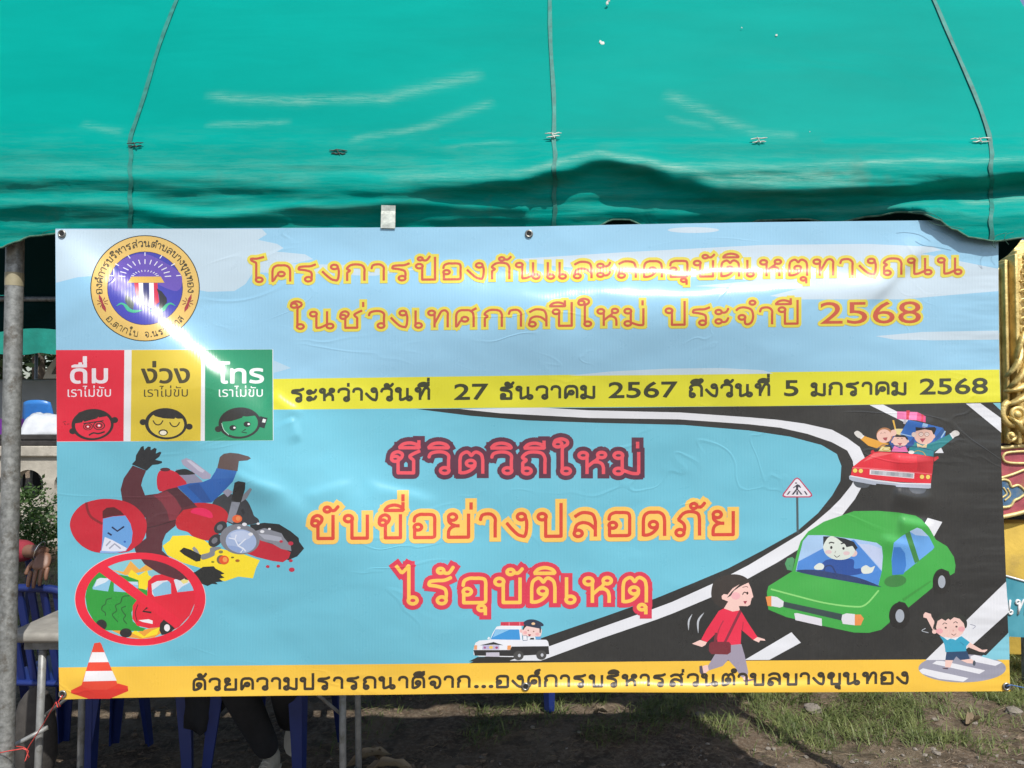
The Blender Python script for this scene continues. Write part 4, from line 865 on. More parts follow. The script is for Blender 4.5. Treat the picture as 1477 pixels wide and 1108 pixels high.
def canopy_sheet():
    v = []; f = []
    pxs = list(np.arange(-1240, 1580, 6.0)); n = len(pxs); rows = 34; back = 46
    o = canopy.location
    for px in pxs:
        e = interp(EG, px)
        for k in range(rows + 1):
            row = 205 + (e - 205) * k / rows; v.append(P(px, row, depth(px, row)) - o)
    m = rows + 1
    for i in range(n-1):
        for k in range(rows): a = i*m+k; f.append((a, a+1, a+m+1, a+m))
    # roof from the eave bar back
    base = len(v)
    for i, px in enumerate(pxs):
        p0 = P(px, 205, 2.425)
        for k in range(back + 1):
            t = k / back; q = 2*DEEP*(.5 - .5*math.cos(math.pi*t)) if k > 14 else None
            q = 2*DEEP * (t**1.5 if t < .5 else 1 - (1-t)**1.5)
            ex = .011*math.sin(p0.x*4.6 + .6)*min(1, q*4)*max(0, 1 - abs(q-1.7)/1.7)
            v.append(Vector((p0.x, 2.425 + q, p0.z + dome(q) + ex)) - o)
    mb = back + 1
    for i in range(n-1):
        for k in range(back): a = base + i*mb + k; f.append((a+mb, a+mb+1, a+1, a))
    for i in range(n-1): a = base + i*mb; f.append((a+mb, a, i*m, i*m+m))   # join at the bar
    # rear valance
    b2 = len(v)
    for i, px in enumerate(pxs):
        p0 = v[base + i*mb + back]
        drop = .30 + .03*math.sin(p0.x*2.3) + .02*math.sin(p0.x*7)
        for k in range(5): v.append(Vector((p0.x, p0.y + .02*math.sin(p0.x*9+k), p0.z - drop*k/4)))
    for i in range(n-1):
        for k in range(4):
            a = b2 + i*5 + k; f.append((a, a+5, a+6, a+1))
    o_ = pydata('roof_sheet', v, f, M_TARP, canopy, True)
    bm = bmesh.new(); bm.from_mesh(o_.data); bmesh.ops.remove_doubles(bm, verts=bm.verts, dist=1e-4); bm.to_mesh(o_.data); bm.free(); o_.data.polygons.foreach_set('use_smooth', [True]*len(o_.data.polygons))
    # gable at the right-hand end and its valance
    i = n - 1; g = [v[base + i*mb + k] for k in range(mb)]
    v2 = []; f2 = []
    for k, p in enumerate(g): v2 += [p, Vector((p.x + .02, p.y, g[0].z - .18 - .12*abs(math.sin(k*.35))))]
    for k in range(mb-1): f2.append((2*k, 2*k+1, 2*k+3, 2*k+2))
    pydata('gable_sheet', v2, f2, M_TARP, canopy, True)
    return v, base, mb, pxs
cv, cbase, cmb, cpx = canopy_sheet()
# hem along the front edge, with loose threads
mb = MB(); pts = [P(px, interp(EG, px), depth(px, interp(EG, px)) - .002) - canopy.location for px in np.arange(-60, 1560, 8)]
mb.tube(pts, .0035, 5); mb.build('hem', M_HEM, canopy, True)
def thread(pix, Y):
    mb = MB(); mb.tube([P(a[0], a[1], Y) - canopy.location for a in catmull([(float(q[0]), float(q[1])) for q in pix], 4, False)], .0007, 4); mb.build('loose_thread', M_HEM, canopy)
for q in ([(1338,318),(1350,324),(1372,327),(1390,331)], [(1452,336),(1437,340),(1433,349),(1436,358),(1430,352)], [(1462,335),(1452,338),(1449,345),(1455,353)], [(1310,306),(1325,305),(1345,309),(1360,318)], [(60,338),(70,333),(85,331)]):
    thread(q, 2.30 if q[0][0] > 1000 else 2.34)
# seams: welded bands lying 3 mm proud, following the sheet
def seam(path_front, x_roof, w=.0135, darker=False):
    """path_front: (px) at the eave; runs up the roof at constant x and down the valance"""
    v = []; f = []; o = canopy.location
    px0 = path_front
    e = interp(EG, px0)
    rows = [e - 1 - (e - 206) * k / 26 for k in range(27)]
    C = []
    for r_ in rows: C.append((P(px0, r_, depth(px0, r_) - .004) - o))
    p205 = P(px0, 205, 2.425)
    for k in range(1, 30):
        q = 2*DEEP*.5*(k/29)**1.5
        ex = .011*math.sin(p205.x*4.6 + .6)*min(1, q*4)*max(0, 1 - abs(q-1.7)/1.7)
        C.append(Vector((p205.x, 2.425 + q - .004, p205.z + dome(q) + ex + .004)) - o)
    for i, p in enumerate(C):
        ww = w * (1 + .12*math.sin(i*1.7)); jx = .0025*math.sin(i*.9)
        v += [p + Vector((jx - ww/2, 0, 0)), p + Vector((jx + ww/2, 0, 0))]
    for i in range(len(C)-1): f.append((2*i, 2*i+1, 2*i+3, 2*i+2))
    pydata('seam', v, f, M_SEAM, canopy, True)
for px in (188, 800, 1430): seam(px, 0)
# lacing loops where the sheet is tied to the eave bar
M_CORD = simple('old_cord', (.05, .055, .045), .8, var=.5); M_CORDW = simple('pale_cord', (.55, .56, .50), .8, var=.4, scale=80)
for (cx, cy, w, m) in ((195,209,24,M_CORD), (488,219,26,M_CORD), (798,195,24,M_CORDW), (1095,202,24,M_CORDW), (1415,202,30,M_CORDW)):
    Y = 2.418 if cy > 205 else 2.424; mb = MB(); sg = 1 if cy < 210 else -.2
    for dy, ww in ((-2.2, 1.0), (2.4, .8)):
        q = [P(cx - w/2*ww + w*ww*k/5, cy + dy + random.uniform(-1, 1) - (k-2.5)*.3*sg, Y - .006) - canopy.location for k in range(6)]
        mb.tube(q, [.0012, .0021, .0025, .0018, .0024, .001], 5)
    mb.tube([P(cx - 3, cy - 4, Y - .008) - canopy.location, P(cx + 2, cy + 4, Y - .008) - canopy.location], .0016, 5)
    mb.build('lacing_loop', m, canopy)
for (cx, cy, s_) in ((868,62,5), (877,3,5), (1120,50,2.4), (1070,330-290,1.4), (1168,190,1.2)):
    mb = MB(); q0 = (205 - cy) * .00145; Y = 2.425 + q0
    c = P(cx, cy, Y - .004) - canopy.location
    for k in range(3): mb.ball(c + Vector((random.uniform(-s_, s_)*.0012, 0, random.uniform(-s_, s_)*.0014)), (s_*.0010, .0015, s_*.0015), 6, 4, .3)
    mb.build('bird_dropping', simple('chalk_white', (.6, .62, .58), .9), canopy)
# frame: poles and eave bars
def pole(x, y, label, top=2.45):
    r = tag(empty('tent_pole', (x, y, 0)), label, 'tent pole')
    mb = MB(); mb.tube([(0, 0, z_) for z_ in np.linspace(-.05, top, 14)], .0275, 20); mb.build('tube', M_PIPE, r, True)
    return r
pl = P(27, 350, 2.51)
tp = pole(pl.x - .012, 2.51, 'grey galvanised steel tube pole at the near left corner of the green canopy', 2.30)
mb = MB(); mb.tube([(0, 0, z_) for z_ in (1.955, 1.98, 2.0)], .0282, 20, False); mb.build('tape_band', simple('yellowed_tape', (.28, .25, .16), .5, var=.2), tp, True)
pole(1.78, 2.44, 'grey steel tube pole at the near right end of the green canopy', 2.38)
pole(-1.56, 2.42 + 2*DEEP, 'grey steel pole standing behind the banner at the rear of the green canopy'); pole(1.80, 2.42 + 2*DEEP, 'grey steel pole at the rear right corner of the green canopy')
mb = MB(); mb.tube([Vector((LX, 2.46, 2.385)) - canopy.location, Vector((1.9, 2.46, 2.385)) - canopy.location], .02, 10)
mb.build('eave_bar', M_PIPE, canopy, True)
mb = MB(); mb.tube([Vector((LX, 2.40 + 2*DEEP, 2.385)) - canopy.location, Vector((1.9, 2.40 + 2*DEEP, 2.385)) - canopy.location], .02, 10); mb.build('eave_bar', M_PIPE, canopy, True)

# ---------------------------------------------------------------- banner hardware
M_BRASS = simple('tarnished_eyelet', (.30, .30, .27), .35, .8, .3, 90)
M_HOLE = simple('eyelet_shadow', (.015, .015, .015), .9)
for px, py in ((90, 337.5), (763, 337.5), (91, 1001), (758, 990), (1451, 990)):
    c = P(px, py, BY) - banner.location; mb = MB()
    q = [c + Vector((math.cos(a)*.0098, -.003, math.sin(a)*.0098)) for a in np.linspace(0, 2*math.pi, 20)]
    mb.tube(q, .0032, 8, False); g = mb.build('grommet', M_BRASS, banner, True)
    mb = MB(); mb.v = [c + Vector((math.cos(a)*.0085, -.0040, math.sin(a)*.0085)) for a in np.linspace(0, 2*math.pi, 17)[:-1]]; mb.f = [tuple(reversed(range(16)))]
    mb.build('eyelet_hole', M_HOLE, g)
mb = MB(); q = [P(px, 996 + (1000-996)*0 + 8 + (px-86)/1371*-11, BY) - banner.location + Vector((0, .003, 0)) for px in np.arange(88, 1457, 20)]
# tape over the top edge
M_DUCT = simple('silver_tape', (.42, .45, .40), .35, .3, .25, 40, .001, 90)
mb = MB(); k = []
for i in range(9):
    r_ = 296 + 33*i/8; Yd = (depth(558, r_) - .004) if r_ < 322 else 2.336
    Yd = min(Yd, 2.372 - .036*max(0, (r_-306)/22)); a = P(550 + (r_-296)*-.03, r_, Yd); b = P(570.5 - (r_-296)*.02, r_ + .5, Yd); k += [a, b]
v = k + [p + Vector((0, .0012, 0)) for p in k]; n = len(k); f = []
for i in range(8): f += [(2*i, 2*i+2, 2*i+3, 2*i+1), (n+2*i, n+2*i+1, n+2*i+3, n+2*i+2)]
tag(pydata('tape_strip', v, f, M_DUCT), 'short strip of silver duct tape sticking the banner top edge to the canopy', 'tape')
# strings
def string(name, pts, r, mat, label, cat='string'):
    mb = MB(); mb.tube(pts, r, 6); tag(mb.build(name, mat, None, True), label, cat)
M_RED = simple('red_plastic_string', (.55, .06, .05), .45, var=.3, scale=120); M_BLUE = simple('blue_plastic_string', (.05, .13, .33), .5, var=.3)
g0 = P(91, 1003, 2.335); pk = P(42, 1082, 2.46)
pts = [P(a, b, Y) for a, b, Y in ((91,1001,2.344),(89,1005,2.330),(84,1012,2.333),(87,1019,2.33),(83,1020,2.332),(81,1013,2.336),(64,1042,2.40),(44,1073,2.476),(38,1083,2.474),(42,1092,2.476),(36,1098,2.474),(41,1083,2.473),(33,1080,2.470),(14,1083,2.466),(0,1086,2.476),(-6,1080,2.51),(2,1074,2.545),(34,1078,2.54),(40,1082,2.48))]
string('red_string', pts, .0016, M_RED, 'thin red plastic string tying the lower left banner eyelet to the pole')
pts = [P(a, b, Y) for a, b, Y in ((1451,990,2.344),(1452,990,2.332),(1458,988,2.335),(1477,992,2.36),(1500,997,2.39),(1517,1001,2.404),(1535,1003,2.44),(1517,1002,2.475),(1501,999,2.44),(1510,999,2.404))]
string('blue_string', pts, .0014, M_BLUE, 'thin blue string leading from the lower right banner eyelet')
pts = [P(a, b, Y) for a, b, Y in ((1440,322,2.345),(1470,318,2.37),(1500,316,2.405),(1518,315,2.41))]
# ---------------------------------------------------------------- folding table
M_TOP = simple('weathered_table_top', (.30, .285, .25), .6, var=.25, scale=14, bump=.0006, dirt=(.16, .14, .11)); M_GREY = simple('grey_painted_tube', (.24, .245, .24), .45, .2, .25, 30, dirt=(.12, .11, .09))
tb = tag(empty('folding_table', (-1.13, 2.80, 0)), 'grey folding table with tubular legs behind the lower left corner of the banner', 'table')
mb = MB(); mb.box((0, 0, .735), (1.30, .36, .036), bev=.012); mb.build('table_top', M_TOP, tb, True)
mb = MB(); mb.box((0, -.135, .70), (1.2, .018, .030)); mb.box((0, .135, .70), (1.2, .018, .030)); mb.build('apron_rail', M_GREY, tb)
for sx in (-1, 1):
    for sy in (-1, 1):
        x0 = sx*.535 - .01; mb = MB(); mb.tube([(x0, sy*.125, .71), (x0 + .004*sx, sy*.13, .35), (x0 + .01*sx, sy*.135, -.01)], .0125, 12); mb.build('leg', M_GREY, tb, True)
    mb = MB(); mb.tube([(sx*.535-.01, -.13, .14), (sx*.535-.01, .13, .14)], .009, 8); mb.build('crossbar', M_GREY, tb, True)
    mb = MB(); mb.tube([(sx*.535-.008, .105, .44), (sx*.20, .10, .70)], .006, 8); mb.build('brace', M_GREY, tb, True)
    mb = MB(); mb.tube([(sx*.535-.010, -.112, .44), (sx*.20, -.10, .70)], .006, 8)
    mb.ball((sx*.535-.010, -.117, .44), (.010, .012, .010)); mb.build('brace', M_GREY, tb, True)
mb = MB(); mb.tube([(-.62, -.20, .36), (-.50, -.16, .42)], .008, 8); mb.build('hinge_arm', M_GREY, tb, True)

# ---------------------------------------------------------------- blue plastic chairs
M_BLUEP = simple('blue_plastic', (.010, .024, .135), .42, var=.15, scale=9, bump=.0004)
def chair_mb(parent):
    mb = MB(); mb.box((0, 0, .43), (.42, .42, .025), bev=.011)
    for a in (-1, 1): mb.box((a*.2, 0, .405), (.02, .40, .05), bev=.006)
    mb.build('seat', M_BLUEP, parent, True)
    for sx in (-1, 1):
        for sy in (-1, 1):
            mb = MB(); n = 6; v = []; f = []
            for k in range(n):
                t = k/(n-1); z = .42*(1-t); w = .062*(1-t) + .036*t; cx = sx*(.170 + .035*t); cy = sy*(.165 + .05*t)
                # an L section, open towards the middle
                q = [(cx+sx*w/2, cy+sy*w/2), (cx-sx*w/2, cy+sy*w/2), (cx-sx*w/2, cy+sy*(w/2-.008)), (cx+sx*(w/2-.008), cy+sy*(w/2-.008)), (cx+sx*(w/2-.008), cy-sy*w/2), (cx+sx*w/2, cy-sy*w/2)]
                v += [(a, b, z) for a, b in q]
            for k in range(n-1):
                for j in range(6):
                    a = k*6+j; b = k*6+(j+1) % 6; f.append((a, b, b+6, a+6) if sx*sy > 0 else (a, a+6, b+6, b))
            f.append(tuple(range(6))); f.append(tuple(reversed(range((n-1)*6, n*6)))); mb.add(v, f); mb.build('leg', M_BLUEP, parent)
    # back: bowed frame and slats
    mb = MB(); fr = catmull([(-.19, .43), (-.205, .62), (-.19, .78), (-.12, .835), (0, .845), (.12, .835), (.19, .78), (.205, .62), (.19, .43)], 4, False)
    yb = lambda z: .19 + .10*max(0, z - .43)/.4
    mb.tube([(x, yb(z), z) for x, z in fr], .017, 8); mb.build('back_frame', M_BLUEP, parent, True)
    for x in (-.105, -.052, 0, .052, .105):
        mb = MB(); v = []
        for k in range(6):
            z = .44 + .39*k/5; w = .014
            v += [(x - w, yb(z) - .005, z), (x + w, yb(z) - .005, z), (x + w, yb(z) + .005, z), (x - w, yb(z) + .005, z)]
        f = [(4*k+j, 4*k+(j+1) % 4, 4*k+4+(j+1) % 4, 4*k+4+j) for k in range(5) for j in range(4)] + [(3, 2, 1, 0), (20, 21, 22, 23)]
        mb.add(v, f); mb.build('slat', M_BLUEP, parent)
chair = empty('plastic_chair', (0, 0, 0)); chair_mb(chair)
spots = [(-1.915, 3.30, 176, 'blue plastic chair with slatted back carrying the forearm beside the grey pole'),
         (-1.60, 3.32, 12, 'empty blue plastic chair behind the table below the orange cone picture'),
         (-1.03, 3.30, -9, 'blue plastic chair under the person in black trousers'),
         (.22, 4.12, 38, 'blue plastic chair farthest back below the middle of the banner'),
         (-2.62, 3.62, 25, 'blue plastic chair under the person in the red shirt')]
for i, (x, y, a, lab) in enumerate(spots):
    c = chair if i == 0 else copy_tree(chair)
    c.location = (x, y, gz(x, y) + .004); c.rotation_euler.z = R(a); tag(c, lab, 'chair', 'blue plastic chairs round the table')

# ---------------------------------------------------------------- people
def skin_body(name, verts, edges, radii, mat, parent, root=0, sub=2):
    me = bpy.data.meshes.new(name); me.from_pydata(verts, edges, []); me.update(); o = bpy.data.objects.new(name, me); COL.objects.link(o)
    m = o.modifiers.new('s', 'SKIN'); m.use_smooth_shade = True
    for i, s_ in enumerate(me.skin_vertices[0].data):
        r_ = radii[i]; s_.radius = r_ if isinstance(r_, tuple) else (r_, r_); s_.use_root = (i == root)
    o.modifiers.new('u', 'SUBSURF').levels = sub; o.modifiers['u'].render_levels = sub
    dg = bpy.context.evaluated_depsgraph_get(); nm = bpy.data.meshes.new_from_object(o.evaluated_get(dg)); nm.name = name
    bpy.data.objects.remove(o)
    return link_mesh(name, nm, mat, parent, True)
M_SKIN = simple('brown_skin', (.19, .095, .06), .5, var=.12, scale=30, bump=.0004, bscale=220); M_REDC = simple('dark_red_cotton', (.24, .02, .035), .85, var=.2, scale=30, bump=.002, bscale=26)
M_BLACKC = simple('black_cloth', (.012, .012, .014), .85, var=.3, scale=20, bump=.003, bscale=18); M_HAIR = simple('black_hair', (.012, .009, .008), .5, var=.3, scale=60)
M_CREAM = simple('cream_canvas', (.42, .38, .30), .8, var=.15, scale=40, bump=.0008, bscale=160); M_SOLE = simple('pale_rubber', (.50, .46, .38), .6, var=.15); M_STEEL = simple('bright_metal', (.7, .68, .62), .25, .9)
M_SCARF = simple('plum_cloth', (.10, .03, .06), .85, var=.2, bump=.002, bscale=24)
def person(loc, rz, label, top, legc, hand_l, elbow_l, hand_r, elbow_r, foot_l, foot_r, hairc):
    """seated figure; local +y is the way it faces; points are world coordinates"""
    r = tag(empty('person', loc, rz), label, 'person'); Mi = r.matrix_basis.inverted() if False else (Matrix.Translation(loc) @ Matrix.Rotation(rz, 4, 'Z')).inverted()
    L = lambda p: Mi @ Vector(p)
    hl, el, hr, er, fl, fr = (L(p) for p in (hand_l, elbow_l, hand_r, elbow_r, foot_l, foot_r))
    V = [(0,0,.52),(0,.01,.66),(0,.0,.82),(0,-.01,.98),(0,.0,1.06),(0,.015,1.12),(0,.03,1.19),(0,.035,1.26)]
    Rr = [(.15,.12),(.14,.11),(.15,.11),(.14,.095),(.062,.06),(.056,.056),(.078,.088),(.070,.082)]; E_ = [(i, i+1) for i in range(7)]
    def chain(frm, pts, rs):
        k = frm
        for p, q in zip(pts, rs): V.append(tuple(p)); Rr.append(q); E_.append((k, len(V)-1)); k = len(V)-1
        return k
    for sx, e_, h_ in ((-1, el, hl), (1, er, hr)): chain(3, [(sx*.17, 0, .99), e_, e_.lerp(h_, .85), h_], [.062, .043, .028, (.030, .022)])
    for sx, f_ in ((-1, fl), (1, fr)):
        kn = Vector((sx*.12, .43, .53)) if f_.y > .15 else Vector((sx*.12, .42, .50)); an = f_ + Vector((0, 0, .07))
        chain(0, [(sx*.09, .06, .50), kn, kn.lerp(an, .4), an], [.085, .062, .056, .038])
    body = skin_body('body', V, E_, Rr, M_SKIN, r)
    # shirt and trousers: close sleeves round the same skeleton
    sv = V[:4] + [(0, .0, 1.045)]; se = [(0,1),(1,2),(2,3),(3,4)]; sr = [(.165,.135),(.158,.125),(.165,.125),(.155,.11),(.075,.07)]
    def ch2(frm, pts, rs, VV, EE, RRR):
        k = frm
        for p, q in zip(pts, rs): VV.append(tuple(p)); RRR.append(q); EE.append((k, len(VV)-1)); k = len(VV)-1
    for sx, e_, h_ in ((-1, el, hl), (1, er, hr)): ch2(3, [(sx*.17, 0, .995), e_, e_.lerp(h_, .80)], [.076, .060, .048], sv, se, sr)
    skin_body('shirt', sv, se, sr, top, r)
    tv = [(0, 0, .50), (0, .0, .60)]; te = [(0, 1)]; tr_ = [(.17, .13), (.16, .125)]
    for sx, f_ in ((-1, fl), (1, fr)):
        kn = Vector((sx*.12, .43, .53)) if f_.y > .15 else Vector((sx*.12, .42, .50)); an = f_ + Vector((0, 0, .035))
        ch2(0, [(sx*.09, .06, .50), kn, kn.lerp(an, .5), an], [.10, .080, .070, .052], tv, te, tr_)
    skin_body('trousers', tv, te, tr_, legc, r)
    mb = MB(); mb.ball((0, .005, 1.245), (.094, .104, .108), 18, 12)
    mb.v = [v if not (v.y > .05 and v.z < 1.275) else Vector((v.x, .05, v.z)) for v in mb.v]; mb.build('hair', hairc, r, True)
    for sx in (-1, 1):
        mb = MB(); mb.ball((sx*.031, .109, 1.225), (.013, .007, .008), 10, 6); ey = mb.build('eye', M_SOLE, r, True)
        mb = MB(); mb.ball((sx*.031, .1145, 1.225), (.006, .003, .006), 8, 5); mb.build('pupil', M_HAIR, ey, True)
    mb = MB(); mb.tube([(0, .112, 1.228), (0, .124, 1.205), (0, .128, 1.195)], [.006, .010, .012], 8); mb.build('nose', M_SKIN, r, True)
    mb = MB(); mb.tube([(-.024, .108, 1.166), (0, .116, 1.164), (.024, .108, 1.166)], [.003, .006, .003], 8); mb.build('mouth', M_SCARF, r, True)
    for sx in (-1, 1): mb = MB(); mb.ball((sx*.083, .025, 1.215), (.012, .018, .028), 8, 6); mb.build('ear', M_SKIN, r, True)
    return r, L
def hand(r, L, palm0, palm1, side, curl, up, mat=M_SKIN):
    """palm from the wrist palm0 to the knuckles palm1; fingers carry on and droop by curl"""
    a, b = L(palm0), L(palm1); d = (b - a).normalized(); s_ = (L(Vector(palm0) + Vector(side)) - a).normalized(); u = d.cross(s_).normalized() * up
    V = [tuple(a), tuple(a.lerp(b, .5)), tuple(b)]; E_ = [(0, 1), (1, 2)]; Rr = [(.026, .019), (.038, .016), (.038, .013)]
    skin_body('palm', V, E_, Rr, mat, r)
    for k, (o_, ln) in enumerate(((-.030, .066), (-.010, .076), (.010, .072), (.029, .056))):
        p = b + s_*o_ - d*.012; q = [p]
        dd = d.copy()
        for j in range(3):
            dd = (dd + u*(-curl*(.6 + .3*j + .1*k))).normalized(); q.append(q[-1] + dd*ln*(.46, .32, .24)[j])
        skin_body('finger', [tuple(x) for x in q], [(0,1),(1,2),(2,3)], [.0095, .009, .008, .0062], mat, r, sub=1)
    p = a + d*.03 - s_*.026; q = [p, p - s_*.022 + d*.022 - u*.01, p - s_*.030 + d*.048 - u*.02]
    skin_body('thumb', [tuple(x) for x in q], [(0,1),(1,2)], [.013, .0105, .008], mat, r, sub=1)
# person in red: far left, forearm laid on the chair back next to the pole
PA = (-2.60, 3.55, 0.0)
wr = P(66, 796, 3.03); kn = P(56, 824, 2.98); elb = P(-34, 792, 3.28)
pa, La = person(PA, R(180), 'seated person in dark red shirt resting a forearm on the blue chair back', M_REDC, M_BLACKC,
                tuple(wr), tuple(elb), (-2.75, 3.15, .62), (-2.86, 3.42, .72), (-2.50, 3.10, .02), (-2.70, 3.06, .02), M_HAIR)
for c in list(pa.children):
    if c.name.startswith('shirt'): pass
hand(pa, La, wr, kn, (1, .3, .2), .25, 1)
mb = MB(); q = [La(wr + Vector((math.cos(a)*.012, math.sin(a)*.030, math.cos(a)*.034)) + Vector((-.03, .008, .004))) for a in np.linspace(0, 2*math.pi, 18)]
mb.tube(q, .0028, 6, False); mb.build('bracelet', M_STEEL, pa, True)
# person in black, facing the table, feet forward
fa = P(386, 1098, 3.16); fb = P(418, 1075, 3.34)
pb, Lb = person((-1.03, 3.42, 0), R(180), 'seated person in black trousers and cream canvas shoes hidden behind the banner', M_BLACKC, M_BLACKC,
                (-.90, 2.95, .76), (-.80, 3.22, .80), (-1.20, 2.95, .76), (-1.28, 3.22, .80), (fb.x, 3.34, .10), (fa.x, 3.20, .03), M_HAIR)
for p0 in ((-.90, 2.95, .775), (-1.20, 2.95, .775)): hand(pb, Lb, p0, Vector(p0) + Vector((0, -.075, 0)), (1, 0, 0), .12, 1)
def shoe(r, L, heel, toe, tilt, up):
    """canvas shoe from heel to toe"""
    h, t_ = L(heel), L(toe); d = (t_ - h).normalized(); u = L(Vector(heel) + Vector(up)) - h; u = (u - d*u.dot(d)).normalized(); s_ = d.cross(u)
    Lg = (t_ - h).length; v = []; f = []; n = 12; st = [(0,.026,.085),(.12,.032,.095),(.3,.033,.085),(.45,.036,.066),(.62,.043,.052),(.8,.042,.040),(.93,.030,.028),(1,.010,.014)]
    for (a, w, hh) in st:
        for k in range(n):
            g = 2*math.pi*k/n; cx = math.cos(g); sz = math.sin(g); v.append(h + d*a*Lg + s_*w*cx*(1 if sz < 0 else .86) + u*(hh/2 + hh/2*sz if sz > 0 else hh/2*(1 + sz)))
    for i in range(len(st)-1):
        for k in range(n): f.append((i*n+k, i*n+(k+1) % n, (i+1)*n+(k+1) % n, (i+1)*n+k))
    f.append(tuple(reversed(range(n)))); f.append(tuple(range((len(st)-1)*n, len(st)*n)))
    mb = MB(); mb.add(v, f); so = mb.build('shoe', M_CREAM, r, True)
    mb = MB(); ring = [h + d*a*Lg + s_*(w+.003)*sg - u*.002 for sg, seq in ((1, st), (-1, st[::-1])) for (a, w, hh) in seq]; n = len(ring)
    v = ring + [p + u*.018 for p in ring]; mb.add(v, [tuple(range(n)), tuple(reversed(range(n, 2*n)))] + [(i, i+n, (i+1) % n+n, (i+1) % n) for i in range(n)]); mb.build('sole', M_SOLE, so)
    mb = MB()
    for a in (.38, .46, .54, .62):
        c = h + d*a*Lg + u*(.085 - (a-.3)*.10); mb.tube([c - s_*.018 - u*.004, c + u*.003, c + s_*.018 - u*.004], .0025, 5)
    mb.build('laces', M_SOLE, so, True)
sa = Vector((fa.x, 3.26, gz(fa.x, 3.26)+.004)); shoe(pb, Lb, tuple(sa), (fa.x - .01, 3.00, gz(fa.x, 3.03)+.006), 0, (0, 0, 1))
shoe(pb, Lb, (fb.x + .01, 3.38, .19), (fb.x + .03, 3.30, .012), 0, (0, 1, .3))
for x, y in ((-2.50, 3.10), (-2.70, 3.06)): shoe(pa, La, (x, y + .06, gz(x, y)+.006), (x, y - .17, gz(x, y)+.006), 0, (0, 0, 1))
# dark coat hanging from the chair
mb = MB(); v = []; f = []; n = 14
for i in range(n+1):
    for k in range(7):
        t = i/n; x = -1.36 + .30*t; z = .47 - k/6*(.26 + .05*math.sin(t*7) - .10*t); v.append((x + .004*math.sin(k*2+i), 3.12 + .02*math.sin(i*1.3)*k/6 + .03*t, z))
for i in range(n):
    for k in range(6): a = i*7+k; f.append((a, a+1, a+8, a+7))
mb.add(v, f); cl = mb.build('coat', M_BLACKC, None, True); cl.modifiers.new('thick', 'SOLIDIFY').thickness = .006
tag(cl, 'dark cloth coat hanging down beside the knees of the person in black trousers', 'coat')

# ---------------------------------------------------------------- behind, seen past the pole on the left
M_CONC = simple('pale_concrete', (.42, .39, .33), .9, var=.25, scale=5, bump=.004, bscale=30, dirt=(.2, .18, .14))
M_DARKWOOD = simple('dark_weathered_wood', (.035, .032, .03), .8, var=.4, scale=12)
M_LEAF = None
def make_leaf(name, c1, c2):
    t = NT(name); vec, x, y, z = t.coords(); c = t.ramp(t.noise(vec, 9, 3, .6), [(.3, c1), (.7, c2)])
    t.set(Base_Color=c, Roughness=.55); tr = t.n('ShaderNodeBsdfTranslucent'); t.L(c, tr.inputs[0]); mx = t.n('ShaderNodeMixShader'); mx.inputs[0].default_value = .3
    t.L(t.b.outputs[0], mx.inputs[1]); t.L(tr.outputs[0], mx.inputs[2]); t.L(mx.outputs[0], t.out.inputs[0]); return t.m
M_LEAF = make_leaf('green_leaf', (.04, .09, .02), (.09, .16, .04)); M_LEAFD = make_leaf('dark_leaf', (.015, .035, .012), (.035, .065, .02)); M_GRASS = make_leaf('grass_blade', (.07, .11, .025), (.24, .27, .09))
M_DRY = make_leaf('dry_leaf', (.20, .14, .08), (.36, .28, .18)); M_BARK = simple('grey_bark', (.10, .08, .06), .9, var=.3, scale=15, bump=.01, bscale=25)
def foliage(cx, cy, cz, rx, ry, rz, n, ls, name, mat, parent, seed=0):
    rg = random.Random(seed); v = []; f = []
    cl = [(rg.gauss(0, .5), rg.gauss(0, .5), rg.gauss(0, .5)) for _ in range(max(6, n//60))]
    for i in range(n):
        c = rg.choice(cl); p = Vector((cx + (c[0] + rg.gauss(0, .16))*rx, cy + (c[1] + rg.gauss(0, .16))*ry, cz + (c[2] + rg.gauss(0, .16))*rz))
        if p.z < .02: continue
        d = Vector((rg.gauss(0, 1), rg.gauss(0, 1), rg.gauss(0, .6) + .2)).normalized(); s_ = d.orthogonal().normalized(); s_.rotate(Matrix.Rotation(rg.uniform(0, 6.28), 3, d)); l = ls*rg.uniform(.6, 1.3); k = len(v)
        v += [p, p + d*l*.5 + s_*l*.22, p + d*l, p + d*l*.5 - s_*l*.22]; f.append((k, k+1, k+2, k+3))
    return pydata(name, v, f, mat, parent)
def bush(x, y, h, w, n, ls, label, mat, seed):
    r = tag(empty('bush', (x, y, 0)), label, 'bush'); foliage(0, 0, h*.5, w, w, h*.55, n, ls, 'foliage', mat, r, seed)
    mb = MB()
    rg = random.Random(seed)
    for i in range(7): a = rg.uniform(0, 6.28); mb.tube([(0, 0, -.02), (math.cos(a)*w*.2, math.sin(a)*w*.2, h*.4), (math.cos(a)*w*.45, math.sin(a)*w*.45, h*.8)], [.012, .008, .003], 5)
    mb.build('stems', M_BARK, r, True)
bush(-4.78, 7.5, .62, .36, 2600, .055, 'leafy green bush in front of the pale concrete wall', M_LEAF, 3)
